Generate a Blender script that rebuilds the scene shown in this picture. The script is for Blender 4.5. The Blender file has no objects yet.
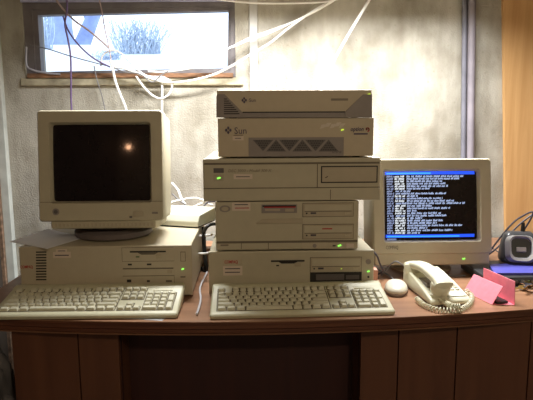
import bpy, bmesh, math, random
from mathutils import Vector, Matrix
random.seed(7)
C = bpy.context.scene.collection
S = bpy.context.scene
PI = math.pi

# ------------------------------------------------------------ camera
FPX = 533.0
PITCH, YAW, ROLL, CZ = math.radians(8.2), math.radians(1.6), math.radians(0.3), 1.225
Fv = Vector((math.sin(YAW)*math.cos(PITCH), math.cos(YAW)*math.cos(PITCH), -math.sin(PITCH)))
R0 = Vector((math.cos(YAW), -math.sin(YAW), 0)); U0 = R0.cross(Fv)
Rv = R0*math.cos(ROLL) - U0*math.sin(ROLL)
Uv = U0*math.cos(ROLL) + R0*math.sin(ROLL)
cam = bpy.data.cameras.new('camera'); cam.sensor_width = 36; cam.lens = 36*FPX/533.0
cam.clip_start = 0.02; cam.clip_end = 100
co = bpy.data.objects.new('camera', cam); C.objects.link(co)
co.matrix_world = Matrix.Translation((0, 0, CZ)) @ Matrix((Rv, Uv, -Fv)).transposed().to_4x4()
S.camera = co
CAM = Vector((0, 0, CZ))
def ray(u, v): return Fv + Rv*((u-266.5)/FPX) - Uv*((v-200)/FPX)
def atY(u, v, y):
    d = ray(u, v); return CAM + d*(y/d.y)
def atZ(u, v, z=0.75):
    d = ray(u, v); return CAM + d*((z-CZ)/d.z)

# ------------------------------------------------------------ world, lights, exposure
W = bpy.data.worlds.new('world'); S.world = W; W.use_nodes = True
bg = W.node_tree.nodes['Background']
bg.inputs[0].default_value = (0.72, 0.83, 1.0, 1); bg.inputs[1].default_value = 2.3
S.view_settings.view_transform = 'Standard'; S.view_settings.look = 'None'
S.view_settings.gamma = 1; S.view_settings.use_curve_mapping = False
S.view_settings.exposure = 0.0
S.cycles.max_bounces = 8
S.cycles.sample_clamp_indirect = 4.0
def lamp(name, loc, watts, col, rad):
    l = bpy.data.lights.new(name, 'POINT'); l.energy = watts; l.color = col; l.shadow_soft_size = rad
    o = bpy.data.objects.new(name, l); C.objects.link(o); o.location = loc; return o
lamp('ceiling_bulb_light', (0.55, -0.75, 2.02), 34, (1.0, 0.85, 0.62), 0.045)
lamp('reflection_bulb_light', (-.7045, -1.395, 1.856), 5, (1.0, 0.52, 0.28), 0.035)  # weak second bulb, added for the orange reflection on the dark screen
SHOP = (0.20, 1.75, 1.80)
al = bpy.data.lights.new('shop_light_tube', 'AREA'); al.shape = 'RECTANGLE'; al.size = 1.15; al.size_y = .08
al.energy = 44; al.color = (1.0, 1.0, .985); al.spread = math.radians(144)
ao = bpy.data.objects.new('shop_light_tube', al); C.objects.link(ao); ao.location = SHOP

# ------------------------------------------------------------ materials
MATS = {}
def nodes_of(name):
    m = bpy.data.materials.new(name); m.use_nodes = True
    nt = m.node_tree; b = nt.nodes['Principled BSDF']; return m, nt, b
def mat(name, col, rough=0.5, metal=0.0, var=0.06, scale=40.0, bump=0.0, emit=None, es=0.0, stretch=(1,1,1), coat=0.0, spec=0.5):
    if name in MATS: return MATS[name]
    m, nt, b = nodes_of(name)
    b.inputs['Roughness'].default_value = rough; b.inputs['Metallic'].default_value = metal
    b.inputs['Coat Weight'].default_value = coat
    b.inputs['Specular IOR Level'].default_value = spec
    tc = nt.nodes.new('ShaderNodeTexCoord'); mp = nt.nodes.new('ShaderNodeMapping'); mp.inputs['Scale'].default_value = stretch
    no = nt.nodes.new('ShaderNodeTexNoise'); no.inputs['Scale'].default_value = scale; no.inputs['Detail'].default_value = 4
    nt.links.new(tc.outputs['Object'], mp.inputs[0]); nt.links.new(mp.outputs[0], no.inputs['Vector'])
    cr = nt.nodes.new('ShaderNodeValToRGB')
    cr.color_ramp.elements[0].position = 0.3; cr.color_ramp.elements[1].position = 0.7
    cr.color_ramp.elements[0].color = tuple(c*(1-var) for c in col)+(1,)
    cr.color_ramp.elements[1].color = tuple(min(1, c*(1+var)) for c in col)+(1,)
    nt.links.new(no.outputs[0], cr.inputs[0]); nt.links.new(cr.outputs[0], b.inputs['Base Color'])
    if bump:
        bp = nt.nodes.new('ShaderNodeBump'); bp.inputs['Strength'].default_value = bump; bp.inputs['Distance'].default_value = 0.002
        nt.links.new(no.outputs[0], bp.inputs['Height']); nt.links.new(bp.outputs[0], b.inputs['Normal'])
    if emit:
        b.inputs['Emission Color'].default_value = emit+(1,); b.inputs['Emission Strength'].default_value = es
    MATS[name] = m; return m
BEIGE = mat('beige_plastic', (0.49, 0.445, 0.325), 0.5, var=0.03)
BEIGE2 = mat('beige_plastic_warm', (0.49, 0.43, 0.315), 0.5, var=0.03)
SUNB = mat('sand_plastic', (0.52, 0.44, 0.315), 0.55, var=0.03)
BAY = mat('bay_plastic', (0.44, 0.38, 0.275), 0.5, var=0.03)
GREYP = mat('purple_grey_plastic', (0.27, 0.235, 0.215), 0.55, var=0.04)
GREYD = mat('dark_grey_plastic', (0.12, 0.105, 0.10), 0.6)
BASEG = mat('taupe_plastic', (0.15, 0.125, 0.12), 0.5)
SEAM = mat('seam_shadow_line', (0.16, 0.135, 0.10), 0.8)
DARK = mat('black_plastic', (0.015, 0.014, 0.014), 0.45)
SLOT = mat('slot_black', (0.02, 0.017, 0.015), 0.6)
KEYB = mat('keyboard_plastic', (0.55, 0.53, 0.37), 0.45, var=0.03)
KEYC = mat('keycap_plastic', (0.62, 0.60, 0.46), 0.5, var=0.03)
KEYGAP = mat('key_gap_shade', (0.13, 0.11, 0.07), 0.7, var=0.03)
PHONE = mat('ivory_plastic', (0.68, 0.66, 0.50), 0.3, var=0.02)
MOUSEM = mat('mouse_plastic', (0.62, 0.58, 0.47), 0.35, var=0.02)
LABELM = mat('paper_label', (0.66, 0.56, 0.47), 0.7, var=0.03)
PAPER = mat('white_paper', (0.80, 0.80, 0.84), 0.6, var=0.04, scale=12)
REDP = mat('red_print', (0.42, 0.02, 0.02), 0.6)
DPRINT = mat('dark_print', (0.06, 0.05, 0.07), 0.6)
PRINT2 = mat('faded_print', (0.24, 0.20, 0.15), 0.6)
SUNLOGO = mat('violet_print', (0.09, 0.07, 0.12), 0.6)
PINK = mat('pink_card', (0.80, 0.22, 0.28), 0.5, var=0.08, scale=60, bump=0.15)
BLUE = mat('blue_card', (0.07, 0.07, 0.34), 0.45)
SILVER = mat('silver_plastic', (0.42, 0.42, 0.43), 0.35, metal=0.35)
CHROME = mat('bright_metal', (0.75, 0.74, 0.72), 0.18, metal=1.0)
BRASS = mat('brass_metal', (0.65, 0.46, 0.15), 0.3, metal=1.0)
WCABLE = mat('white_cable', (0.80, 0.79, 0.76), 0.45)
GCABLE = mat('grey_cable', (0.16, 0.155, 0.16), 0.5)
DCABLE = mat('dark_cable', (0.05, 0.045, 0.06), 0.5)
PCABLE = mat('purple_cable', (0.13, 0.08, 0.20), 0.5)
PKCABLE = mat('pinkish_cable', (0.50, 0.38, 0.36), 0.5)
PIPE1 = mat('blue_grey_pipe', (0.17, 0.17, 0.21), 0.55, var=0.2, scale=15)
PIPE2 = mat('lilac_grey_pipe', (0.26, 0.235, 0.27), 0.5, var=0.15, scale=15)
PIPE3 = mat('pale_post', (0.50, 0.49, 0.47), 0.6, var=0.12, scale=15)
GREENL = mat('green_led', (0.2, 0.9, 0.1), 0.3, emit=(0.25, 1.0, 0.10), es=1.6)
YELL = mat('yellow_green_led', (0.6, 0.9, 0.1), 0.3, emit=(0.60, 0.9, 0.05), es=0.9)
DIML = mat('unlit_led', (0.10, 0.16, 0.06), 0.3)
GLASSD = mat('crt_glass', (0.014, 0.010, 0.011), 0.085, var=0.1, spec=0.4)
FRAMEM = mat('painted_steel_frame', (0.14, 0.125, 0.13), 0.6, var=0.2, scale=20)
SILLM = mat('rusty_wood_strip', (0.20, 0.10, 0.05), 0.8, var=0.5, scale=25, stretch=(1, 1, 4))
LEDGE = mat('mortar_ledge', (0.34, 0.30, 0.21), 0.9, var=0.35, scale=22, bump=0.5)
TRIMW = mat('pale_painted_trim', (0.52, 0.55, 0.52), 0.6, var=0.15, scale=12)
TRIMR = mat('rusty_trim', (0.22, 0.14, 0.09), 0.8, var=0.5, scale=50)
DWALL = mat('shadow_boarding', (0.050, 0.036, 0.026), 0.8, var=0.3, scale=6, stretch=(1, 1, .2))  # left wall in shadow: its shade is put into the dark board colour
PLASTER = mat('dull_plaster', (0.30, 0.26, 0.21), 0.9, var=0.1, scale=5)
FLOORM = mat('concrete_floor', (0.16, 0.14, 0.12), 0.8, var=0.2, scale=6)
SNOW = mat('pale_ground', (0.85, 0.88, 0.93), 0.9, var=0.05)
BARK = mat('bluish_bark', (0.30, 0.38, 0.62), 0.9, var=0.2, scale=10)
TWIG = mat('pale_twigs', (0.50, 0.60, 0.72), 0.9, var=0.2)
SACK = mat('glossy_sack_plastic', (0.16, 0.15, 0.15), 0.16, var=0.3, scale=8)

def concrete():
    m, nt, b = nodes_of('concrete_wall')
    b.inputs['Roughness'].default_value = 0.92
    tc = nt.nodes.new('ShaderNodeTexCoord')
    def noise(scale, st, det=6):
        mp = nt.nodes.new('ShaderNodeMapping'); mp.inputs['Scale'].default_value = st
        n = nt.nodes.new('ShaderNodeTexNoise'); n.inputs['Scale'].default_value = scale; n.inputs['Detail'].default_value = det
        nt.links.new(tc.outputs['Object'], mp.inputs[0]); nt.links.new(mp.outputs[0], n.inputs['Vector']); return n
    big = noise(3.0, (1.6, 1, 0.7)); mid = noise(11, (1, 1, 0.7)); streak = noise(14, (1, 1, 0.12)); fine = noise(160, (1, 1, 1))
    def ramp(n, a, bb, ca, cb):
        r = nt.nodes.new('ShaderNodeValToRGB'); r.color_ramp.elements[0].position = a; r.color_ramp.elements[1].position = bb
        r.color_ramp.elements[0].color = ca+(1,); r.color_ramp.elements[1].color = cb+(1,); nt.links.new(n.outputs[0], r.inputs[0]); return r
    base = ramp(big, .35, .65, (0.33, 0.31, 0.26), (0.46, 0.44, 0.385))
    def mul(a, bn):
        x = nt.nodes.new('ShaderNodeMix'); x.data_type = 'RGBA'; x.blend_type = 'MULTIPLY'; x.inputs[0].default_value = 1
        nt.links.new(a, x.inputs[6]); nt.links.new(bn, x.inputs[7]); return x.outputs[2]
    o = mul(base.outputs[0], ramp(mid, .35, .6, (0.74, 0.72, 0.68), (1.05, 1.05, 1.05)).outputs[0])
    o = mul(o, ramp(streak, .35, .6, (0.84, 0.82, 0.80), (1.05, 1.05, 1.05)).outputs[0])
    vo = nt.nodes.new('ShaderNodeTexVoronoi'); vo.inputs['Scale'].default_value = 28
    nt.links.new(tc.outputs['Object'], vo.inputs['Vector'])
    pr = nt.nodes.new('ShaderNodeValToRGB'); pr.color_ramp.elements[0].position = .05; pr.color_ramp.elements[1].position = .16
    pr.color_ramp.elements[0].color = (.86, .84, .80, 1); pr.color_ramp.elements[1].color = (1, 1, 1, 1)
    nt.links.new(vo.outputs['Distance'], pr.inputs[0]); o = mul(o, pr.outputs[0])
    nt.links.new(o, b.inputs['Base Color'])
    bp = nt.nodes.new('ShaderNodeBump'); bp.inputs['Strength'].default_value = .5; bp.inputs['Distance'].default_value = .006
    ad = nt.nodes.new('ShaderNodeMath'); ad.operation = 'ADD'
    nt.links.new(mid.outputs[0], ad.inputs[0]); nt.links.new(fine.outputs[0], ad.inputs[1])
    nt.links.new(ad.outputs[0], bp.inputs['Height']); nt.links.new(bp.outputs[0], b.inputs['Normal'])
    return m
CONC = concrete()
def wood(name, c1, c2, axis, scale, rough=0.4, coat=0.0, spec=0.5):
    m, nt, b = nodes_of(name)
    b.inputs['Roughness'].default_value = rough; b.inputs['Coat Weight'].default_value = coat
    b.inputs['Specular IOR Level'].default_value = spec
    tc = nt.nodes.new('ShaderNodeTexCoord'); mp = nt.nodes.new('ShaderNodeMapping')
    st = [1, 1, 1]; st[axis] = 0.06; mp.inputs['Scale'].default_value = st
    n = nt.nodes.new('ShaderNodeTexNoise'); n.inputs['Scale'].default_value = scale; n.inputs['Detail'].default_value = 7; n.inputs['Distortion'].default_value = .6
    cr = nt.nodes.new('ShaderNodeValToRGB'); cr.color_ramp.elements[0].position = .32; cr.color_ramp.elements[1].position = .68
    cr.color_ramp.elements[0].color = c1+(1,); cr.color_ramp.elements[1].color = c2+(1,)
    nt.links.new(tc.outputs['Object'], mp.inputs[0]); nt.links.new(mp.outputs[0], n.inputs['Vector'])
    nt.links.new(n.outputs[0], cr.inputs[0]); nt.links.new(cr.outputs[0], b.inputs['Base Color']); return m
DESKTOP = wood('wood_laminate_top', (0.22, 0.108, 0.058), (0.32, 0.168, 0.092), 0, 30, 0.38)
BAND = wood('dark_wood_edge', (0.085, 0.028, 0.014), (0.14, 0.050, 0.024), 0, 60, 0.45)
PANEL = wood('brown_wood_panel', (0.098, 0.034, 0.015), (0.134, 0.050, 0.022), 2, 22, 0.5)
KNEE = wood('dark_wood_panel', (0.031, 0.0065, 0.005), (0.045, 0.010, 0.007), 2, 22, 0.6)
PLY = wood('orange_plywood', (0.50, 0.27, 0.10), (0.64, 0.38, 0.16), 2, 26, 0.7)

# ------------------------------------------------------------ helpers
def thing(name, label, cat, loc=(0, 0, 0), rz=0.0, group=None):
    o = bpy.data.objects.new(name, None); C.objects.link(o); o.location = loc; o.rotation_euler = (0, 0, rz)
    o.empty_display_size = .05
    o['label'] = label; o['category'] = cat
    if group: o['group'] = group
    return o
def tag(o, label, cat, group=None):
    o['label'] = label; o['category'] = cat
    if group: o['group'] = group
    return o
def obj(name, bm, m, parent=None, smooth=False, label=None, loc=None):
    me = bpy.data.meshes.new(name)
    bmesh.ops.recalc_face_normals(bm, faces=bm.faces)
    bm.to_mesh(me); bm.free()
    for mm in (m if isinstance(m, (list, tuple)) else [m]): me.materials.append(mm)
    if smooth:
        for p in me.polygons: p.use_smooth = True
        try: me.set_sharp_from_angle(angle=math.radians(40))
        except Exception: pass
    o = bpy.data.objects.new(name, me); C.objects.link(o)
    if parent: o.parent = parent
    if loc: o.location = loc
    if label: o['label'] = label
    return o
def struct(name, bm, m, **k):
    o = obj(name, bm, m, **k); o['kind'] = 'structure'; return o
def merge(bm, t, M=None):
    if M is not None: bmesh.ops.transform(t, matrix=M, verts=t.verts)
    me = bpy.data.meshes.new('t'); t.to_mesh(me); t.free(); bm.from_mesh(me); bpy.data.meshes.remove(me)
def bx(bm, x0, x1, y0, y1, z0, z1, bev=0.0, seg=2, M=None):
    t = bmesh.new()
    vs = [t.verts.new((x, y, z)) for x in (x0, x1) for y in (y0, y1) for z in (z0, z1)]
    for f in ((0,1,3,2), (4,6,7,5), (0,4,5,1), (2,3,7,6), (0,2,6,4), (1,5,7,3)): t.faces.new([vs[i] for i in f])
    if bev: bmesh.ops.bevel(t, geom=t.edges[:], offset=bev, segments=seg, profile=.5, affect='EDGES')
    merge(bm, t, M); return bm
def box(*a, **k): return bx(bmesh.new(), *a, **k)
def prism(bm, pts, axis, a, b, bev=0.0, seg=1, M=None):
    """polygon extruded along an axis: pts are the two other coordinates in order"""
    t = bmesh.new()
    def mk(p, q):
        c = list(p); c.insert(axis, q); return t.verts.new(c)
    A = [mk(p, a) for p in pts]; B = [mk(p, b) for p in pts]
    n = len(pts); t.faces.new(A); t.faces.new(B[::-1])
    for i in range(n): t.faces.new((A[i], A[(i+1) % n], B[(i+1) % n], B[i]))
    bmesh.ops.recalc_face_normals(t, faces=t.faces)
    if bev: bmesh.ops.bevel(t, geom=t.edges[:], offset=bev, segments=seg, profile=.5, affect='EDGES')
    merge(bm, t, M); return bm
def catmull(P, n=8):
    P = [Vector(p) for p in P]
    if len(P) < 3: return P
    Q = [P[0]*2-P[1]]+P+[P[-1]*2-P[-2]]; out = []
    for i in range(1, len(Q)-2):
        a, b, c, d = Q[i-1:i+3]
        for k in range(n):
            t = k/n
            out.append(.5*((2*b)+(c-a)*t+(2*a-5*b+4*c-d)*t*t+(3*b-a-3*c+d)*t**3))
    out.append(P[-1]); return out
def tube(bm, P, r, n=8, rs=None):
    P = [Vector(p) for p in P]; rings = []; prev = None
    for i, p in enumerate(P):
        t = (P[min(i+1, len(P)-1)]-P[max(i-1, 0)])
        if t.length < 1e-9: t = Vector((0, 0, 1))
        t.normalize()
        if prev is None:
            a = Vector((0, 0, 1)) if abs(t.z) < .9 else Vector((1, 0, 0)); prev = t.cross(a).normalized()
        prev = (prev-t*prev.dot(t)).normalized(); q = t.cross(prev)
        rr = rs[i] if rs else r
        rings.append([bm.verts.new(p+(prev*math.cos(2*PI*k/n)+q*math.sin(2*PI*k/n))*rr) for k in range(n)])
    for a, b in zip(rings, rings[1:]):
        for k in range(n): bm.faces.new((a[k], a[(k+1) % n], b[(k+1) % n], b[k]))
    bm.faces.new(rings[0][::-1]); bm.faces.new(rings[-1]); return bm
def lathe(bm, prof, n=32, M=None, sx=1, sy=1):
    t = bmesh.new(); rings = []
    for r, z in prof: rings.append([t.verts.new((r*math.cos(2*PI*k/n)*sx, r*math.sin(2*PI*k/n)*sy, z)) for k in range(n)])
    for a, b in zip(rings, rings[1:]):
        for k in range(n): t.faces.new((a[k], a[(k+1) % n], b[(k+1) % n], b[k]))
    t.faces.new(rings[0][::-1]); t.faces.new(rings[-1]); merge(bm, t, M); return bm
def rrect(w, h, r, n=5, cx=0, cy=0):
    out = []
    for sx, sy, a0 in ((1, 1, 0), (-1, 1, 90), (-1, -1, 180), (1, -1, 270)):
        for k in range(n+1):
            a = math.radians(a0+90*k/n); out.append((cx+sx*(w/2-r)+r*math.cos(a), cy+sy*(h/2-r)+r*math.sin(a)))
    return out
def text(name, s, size, m, parent, x, y, z, bold=False, italic=0.0, wid=None, M=None):
    cu = bpy.data.curves.new(name, 'FONT'); cu.body = s; cu.size = size; cu.extrude = .0002; cu.shear = italic
    cu.resolution_u = 2
    if bold: cu.offset = size*.02
    o = bpy.data.objects.new(name, cu); C.objects.link(o)
    bpy.context.view_layer.update()
    me = bpy.data.meshes.new_from_object(o); bpy.data.objects.remove(o)
    xs = [v.co.x for v in me.vertices]; w0 = max(xs)-min(xs); sc = (wid/w0) if wid else 1
    T = Matrix.Translation((x, y, z)) @ Matrix.Rotation(PI/2, 4, 'X') @ Matrix.Diagonal((sc, 1, 1, 1))
    if M is not None: T = M @ T
    me.transform(T); me.materials.clear(); me.materials.append(m)
    r = bpy.data.objects.new(name, me); C.objects.link(r); r.parent = parent; return r
def face_disc(bm, cx, cz, r, y0, y1, n=20, sz=1, M=None):
    return prism(bm, [(cx+r*math.cos(2*PI*k/n), cz+r*sz*math.sin(2*PI*k/n)) for k in range(n)], 0, 0, 1) if False else \
        prism(bm, [(cx+r*math.cos(2*PI*k/n), cz+r*sz*math.sin(2*PI*k/n)) for k in range(n)], 1, y0, y1, M=M)

# ------------------------------------------------------------ the room
WY = 2.2                      # face of the concrete wall
XL, XR, ZT = -1.028, 1.9, 2.35
TR = .018                     # the window opening sits slightly crooked
wl, wr_, wb, wt = -0.895, -0.060, 1.408, 1.712   # opening
bm = bmesh.new()
bx(bm, XL-.1, wl, WY, WY+.22, 0, ZT); bx(bm, wr_, XR+.1, WY, WY+.22, 0, ZT)
bx(bm, wl, wr_, WY, WY+.22, 0, wb); bx(bm, wl, wr_, WY, WY+.22, wt, ZT)
bmesh.ops.remove_doubles(bm, verts=bm.verts, dist=1e-5)
struct('wall_back', bm, CONC)
struct('wall_left', box(XL-.12, XL, -2.0, WY, 0, ZT), DWALL)
struct('wall_right', box(XR, XR+.12, -2.0, WY, 0, ZT), PLASTER)
struct('wall_front', box(XL-.12, XR+.12, -2.12, -2.0, 0, ZT), PLASTER)
struct('floor', box(XL-.12, XR+.12, -2.12, WY+.22, -.1, 0), FLOORM)
struct('ceiling', box(XL-.12, XR+.12, -2.12, WY+.22, ZT, ZT+.1), PLASTER)
# corner trim on the left
struct('trim_1', box(XL+.012, XL+.045, WY-.03, WY, 0, ZT, bev=.003), TRIMW)
struct('trim_2', box(XL, XL+.012, WY-.045, WY, 0, ZT), TRIMR)
# pipes on the wall
def slant(a, b):                  # the straight line through two points, from floor to ceiling
    d = (a-b)/(a.z-b.z); return [a+d*(0-a.z), a+d*(ZT-a.z)]
bm = tube(bmesh.new(), slant(atY(464.6, 10, WY-.02), atY(463.4, 150, WY-.02)), .0100, 12)
tag(obj('conduit_pipe', bm, PIPE1, smooth=True), 'narrow blue grey pipe up the wall, left of the lilac one', 'pipe', 'pipes up the concrete wall')
bm = tube(bmesh.new(), slant(atY(471.8, 10, WY-.022), atY(470.4, 150, WY-.022)), .0155, 12)
o = tag(obj('conduit_pipe', bm, PIPE2, smooth=True), 'wider lilac grey pipe up the wall beside the plywood board', 'pipe', 'pipes up the concrete wall')
for u, nm in ((253.5, 'x'),):
    p = atY(u, 40, WY-.01)
    tag(obj('wall_batten', box(p.x-.016, p.x+.016, WY-.018, WY, 0.2, ZT, bev=.003), PIPE3), 'pale vertical batten on the concrete wall right of the window', 'batten')
pb, pt = slant(atY(504, 10, WY-.018), atY(506, 245, WY-.018))
tag(obj('plywood_board', prism(bmesh.new(), [(pb.x, 0), (pb.x+.65, 0), (pt.x+.6, ZT-.05), (pt.x, ZT-.05)], 1, WY-.018, WY-.0005, bev=.001), PLY), 'orange brown plywood board standing against the wall at far right', 'board')

# window
cx, cz = (wl+wr_)/2, (wb+wt)/2
root = bpy.data.objects.new('window_1', None); C.objects.link(root); root.location = (cx, WY, cz)
root['kind'] = 'structure'
MR = Matrix.Rotation(-TR*.0, 4, 'Y')
w2, h2 = (wr_-wl)/2, (wt-wb)/2
gl = [atY(38.5, 15.5, WY+.03), atY(228.5, 11, WY+.03), atY(227.5, 68.5, WY+.03), atY(42, 72, WY+.03)]
gl = [(g.x-cx, g.z-cz) for g in gl]
ou = [(-w2, h2), (w2, h2), (w2, -h2), (-w2, -h2)]
bm = bmesh.new()
def ring(bm, A, B, y0, y1):
    a0 = [bm.verts.new((x, y0, z)) for x, z in A]; b0 = [bm.verts.new((x, y0, z)) for x, z in B]
    a1 = [bm.verts.new((x, y1, z)) for x, z in A]; b1 = [bm.verts.new((x, y1, z)) for x, z in B]
    n = len(A)
    for i in range(n):
        j = (i+1) % n
        bm.faces.new((a0[i], a0[j], b0[j], b0[i])); bm.faces.new((a1[i], b1[i], b1[j], a1[j]))
        bm.faces.new((b0[i], b0[j], b1[j], b1[i])); bm.faces.new((a0[i], a1[i], a1[j], a0[j]))
mid = [((a[0]*.35+b[0]*.65), (a[1]*.35+b[1]*.65)) for a, b in zip(ou, gl)]
ring(bm, ou, mid, .012, .08)
obj('window_frame', bm, FRAMEM, root)
bm = bmesh.new(); ring(bm, mid, gl, .022, .06); obj('window_sash', bm, FRAMEM, root)
m, nt, b = nodes_of('window_glass'); nt.nodes.remove(b)
tr = nt.nodes.new('ShaderNodeBsdfTransparent'); tr.inputs[0].default_value = (.93, .95, .97, 1)
gs = nt.nodes.new('ShaderNodeBsdfGlossy'); gs.inputs['Roughness'].default_value = .05
lw = nt.nodes.new('ShaderNodeLayerWeight'); lw.inputs[0].default_value = .15
mx = nt.nodes.new('ShaderNodeMixShader'); nt.links.new(lw.outputs['Fresnel'], mx.inputs[0])
nt.links.new(tr.outputs[0], mx.inputs[1]); nt.links.new(gs.outputs[0], mx.inputs[2])
nt.links.new(mx.outputs[0], nt.nodes['Material Output'].inputs[0])
bm = bmesh.new(); bm.faces.new([bm.verts.new((x*1.01, .04, z*1.01)) for x, z in gl])
obj('window_pane', bm, m, root)
bm = box(-w2+.01, w2-.01, -.012, .012, -h2, -h2+.017)
obj('bottom_strip', bm, SILLM, root, label='rusty orange brown wooden strip')
bm = bmesh.new(); prism(bm, [(-.012, -h2-.030), (0, -h2-.034), (.0, -h2), (-.006, -h2)], 0, -w2-.02, w2+.03, bev=.002)
obj('window_sill', bm, LEDGE, root)
obj('top_bar', box(-w2, w2, -.006, .004, h2-.012, h2-.002, M=Matrix.Rotation(-.006, 4, 'Y')), mat('bluish_reflection_strip', (.42, .44, .62), .4), root, label='thin strip with a bluish light reflection painted on')  # bluish tint paints a light reflection along the frame top
obj('corner_strip', tube(bmesh.new(), catmull([(-w2+.012, -.008, .06-h2+.06), (-w2+.010, -.012, -h2+.05), (-w2+.035, -.016, -h2+.03), (-w2+.09, -.016, -h2+.018), (-w2+.14, -.014, -h2+.014)]), .004, 6), mat('torn_clear_strip', (.40, .40, .46), .3), root)

# outside the window: raised ground, trunks
def gz(y): return 1.36+(y-2.42)*.222 if y < 5 else 1.933+(y-5)*.10
struct('ground_outside', prism(bmesh.new(), [(2.42, .8), (2.42, gz(2.42)), (3.6, gz(3.6)), (5, gz(5)), (14, gz(14)), (14, .8)], 0, -8, 6), SNOW)
def trunk(name, pts, r0, r1, label, branches=()):
    t = thing(name, label, 'tree', pts[0], group=None)
    P = catmull([Vector(p)-Vector(pts[0]) for p in pts], 5)
    bm = tube(bmesh.new(), P, r0, 10, [r0+(r1-r0)*i/(len(P)-1) for i in range(len(P))])
    obj('trunk', bm, BARK, t, smooth=True)
    for bpts, r in branches:
        P = catmull([Vector(p)-Vector(pts[0]) for p in bpts], 5)
        obj('branch', tube(bmesh.new(), P, r, 8, [r*(1-.6*i/(len(P)-1)) for i in range(len(P))]), BARK, t, smooth=True)
def O(u, v, y): return atY(u, v, y)
def G(u, y):                     # a point on the slope
    p = O(u, 50, y); p.z = gz(y)-.02; return p
trunk('tree', [G(61.5, 5.2), O(62, 40, 5.2), O(60, 20, 5.2), O(61, -30, 5.2)], .115, .10, 'thick bluish tree trunk outside the window, at its left end',
      [([O(61, 34, 5.2), O(52, 24, 5.3), O(44, 5, 5.4)], .022)])
trunk('tree', [G(80, 5.6), O(84, 40, 5.6), O(91, 22, 5.6), O(97, 8, 5.6), O(104, -15, 5.6)], .085, .05, 'leaning forked bluish tree outside the window, right of the thick trunk',
      [([O(90, 24, 5.6), O(85, 14, 5.6), O(80, -10, 5.6)], .03)])
def shrub(u, y, n, spread, hgt, label):
    b = G(u, y); t = thing('bush', label, 'bush', tuple(b)); bm = bmesh.new()
    for i in range(n):
        a = random.uniform(0, 2*PI); q = random.uniform(.1, 1)*spread; l = hgt*random.uniform(.5, 1)
        p0 = Vector((random.uniform(-.5, .5)*spread, random.uniform(-.06, .02), -.02)); p2 = p0+Vector((math.cos(a)*q*.6, math.sin(a)*q*.2, l))
        tube(bm, catmull([p0, (p0+p2)/2+Vector((random.uniform(-.03, .03), 0, .02)), p2], 3), .0028, 3)
    obj('twigs', bm, TWIG, t)
shrub(140, 4.2, 170, .30, .30, 'pale feathery bush outside the window near its middle')
shrub(108, 3.8, 60, .16, .10, 'low pale tuft on the slope outside, left of the feathery bush')
shrub(45, 4.6, 70, .12, .42, 'pale twigs outside the window left of the thick trunk')

# ------------------------------------------------------------ desk
DX0, DX1, DZ = -.74, 1.55, .75
def fy(x):                                  # the front edge is gently bowed
    return 1.236+.055*((x-.02)/.68)**2 if x < .75 else 1.236+.055*((.73)/.68)**2
desk = thing('desk', 'long dark wooden desk with a gently bowed front, carrying all the computers', 'desk', (.4, 1.6, 0))
def L(p, r): return Vector(p)-Vector(r.location)
xs = [DX0+(DX1-DX0)*i/60 for i in range(61)]
def slab(z0, z1, off, back, x0=DX0, x1=DX1):
    X = [x0+(x1-x0)*i/60 for i in range(61)]
    pts = [(x-.4, fy(x)+off-1.6) for x in X]+[(x1-.4, back-1.6), (x0-.4, back-1.6)]
    return prism(bmesh.new(), pts, 2, z0, z1)
obj('desktop', slab(DZ-.0025, DZ, -.001, WY-.06), DESKTOP, desk)
obj('substrate', slab(DZ-.018, DZ-.0025, 0.02, WY-.06), BAND, desk)
def band(z0, z1, off, th=.02):
    pts = [(x-.4, fy(x)+off-1.6) for x in xs]+[(x-.4, fy(x)+off+th-1.6) for x in xs[::-1]]
    return prism(bmesh.new(), pts, 2, z0, z1)
obj('edge_band', band(DZ-.0085, DZ-.0025, 0), BAND, desk)
obj('edge_band', band(DZ-.020, DZ-.0100, .003), BAND, desk)
obj('edge_band', band(DZ-.030, DZ-.0212, .002), BAND, desk)
obj('edge_band', band(DZ-.0340, DZ-.0308, -.001), wood('lit_edge', (.16, .07, .035), (.22, .10, .05), 0, 50), desk, label='lower edge with light painted on as paler wood')  # paler wood paints the light caught by the lower lip
def px_x(u, v, y=1.30): return atY(u, v, y).x
def front_panel(x0, x1, grooves, m):
    edges = [x0]+grooves+[x1]
    for a, b in zip(edges, edges[1:]):
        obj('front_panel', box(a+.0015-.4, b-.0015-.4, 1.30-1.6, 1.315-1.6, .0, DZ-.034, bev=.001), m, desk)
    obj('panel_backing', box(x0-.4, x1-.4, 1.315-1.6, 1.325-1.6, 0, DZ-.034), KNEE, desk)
LX = px_x(13, 365)
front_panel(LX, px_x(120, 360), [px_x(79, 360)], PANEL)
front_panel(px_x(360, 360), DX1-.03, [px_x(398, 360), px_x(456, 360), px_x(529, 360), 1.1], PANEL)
xa, xb = px_x(120, 360), px_x(360, 360)
obj('kneehole_side', box(xa-.4-.016, xa-.4, -.275, .45, 0, DZ-.034), PANEL, desk)
obj('kneehole_side', box(xb-.4, xb-.4+.016, -.275, .45, 0, DZ-.034), PANEL, desk)
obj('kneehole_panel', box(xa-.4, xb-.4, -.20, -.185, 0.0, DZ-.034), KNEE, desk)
obj('side_panel', box(LX-.4-.002, LX-.4+.014, -.284, .45, 0, DZ-.034), PANEL, desk)
obj('side_panel', box(DX1-.03-.4, DX1-.014-.4, -.295, .45, 0, DZ-.034), PANEL, desk)

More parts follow.
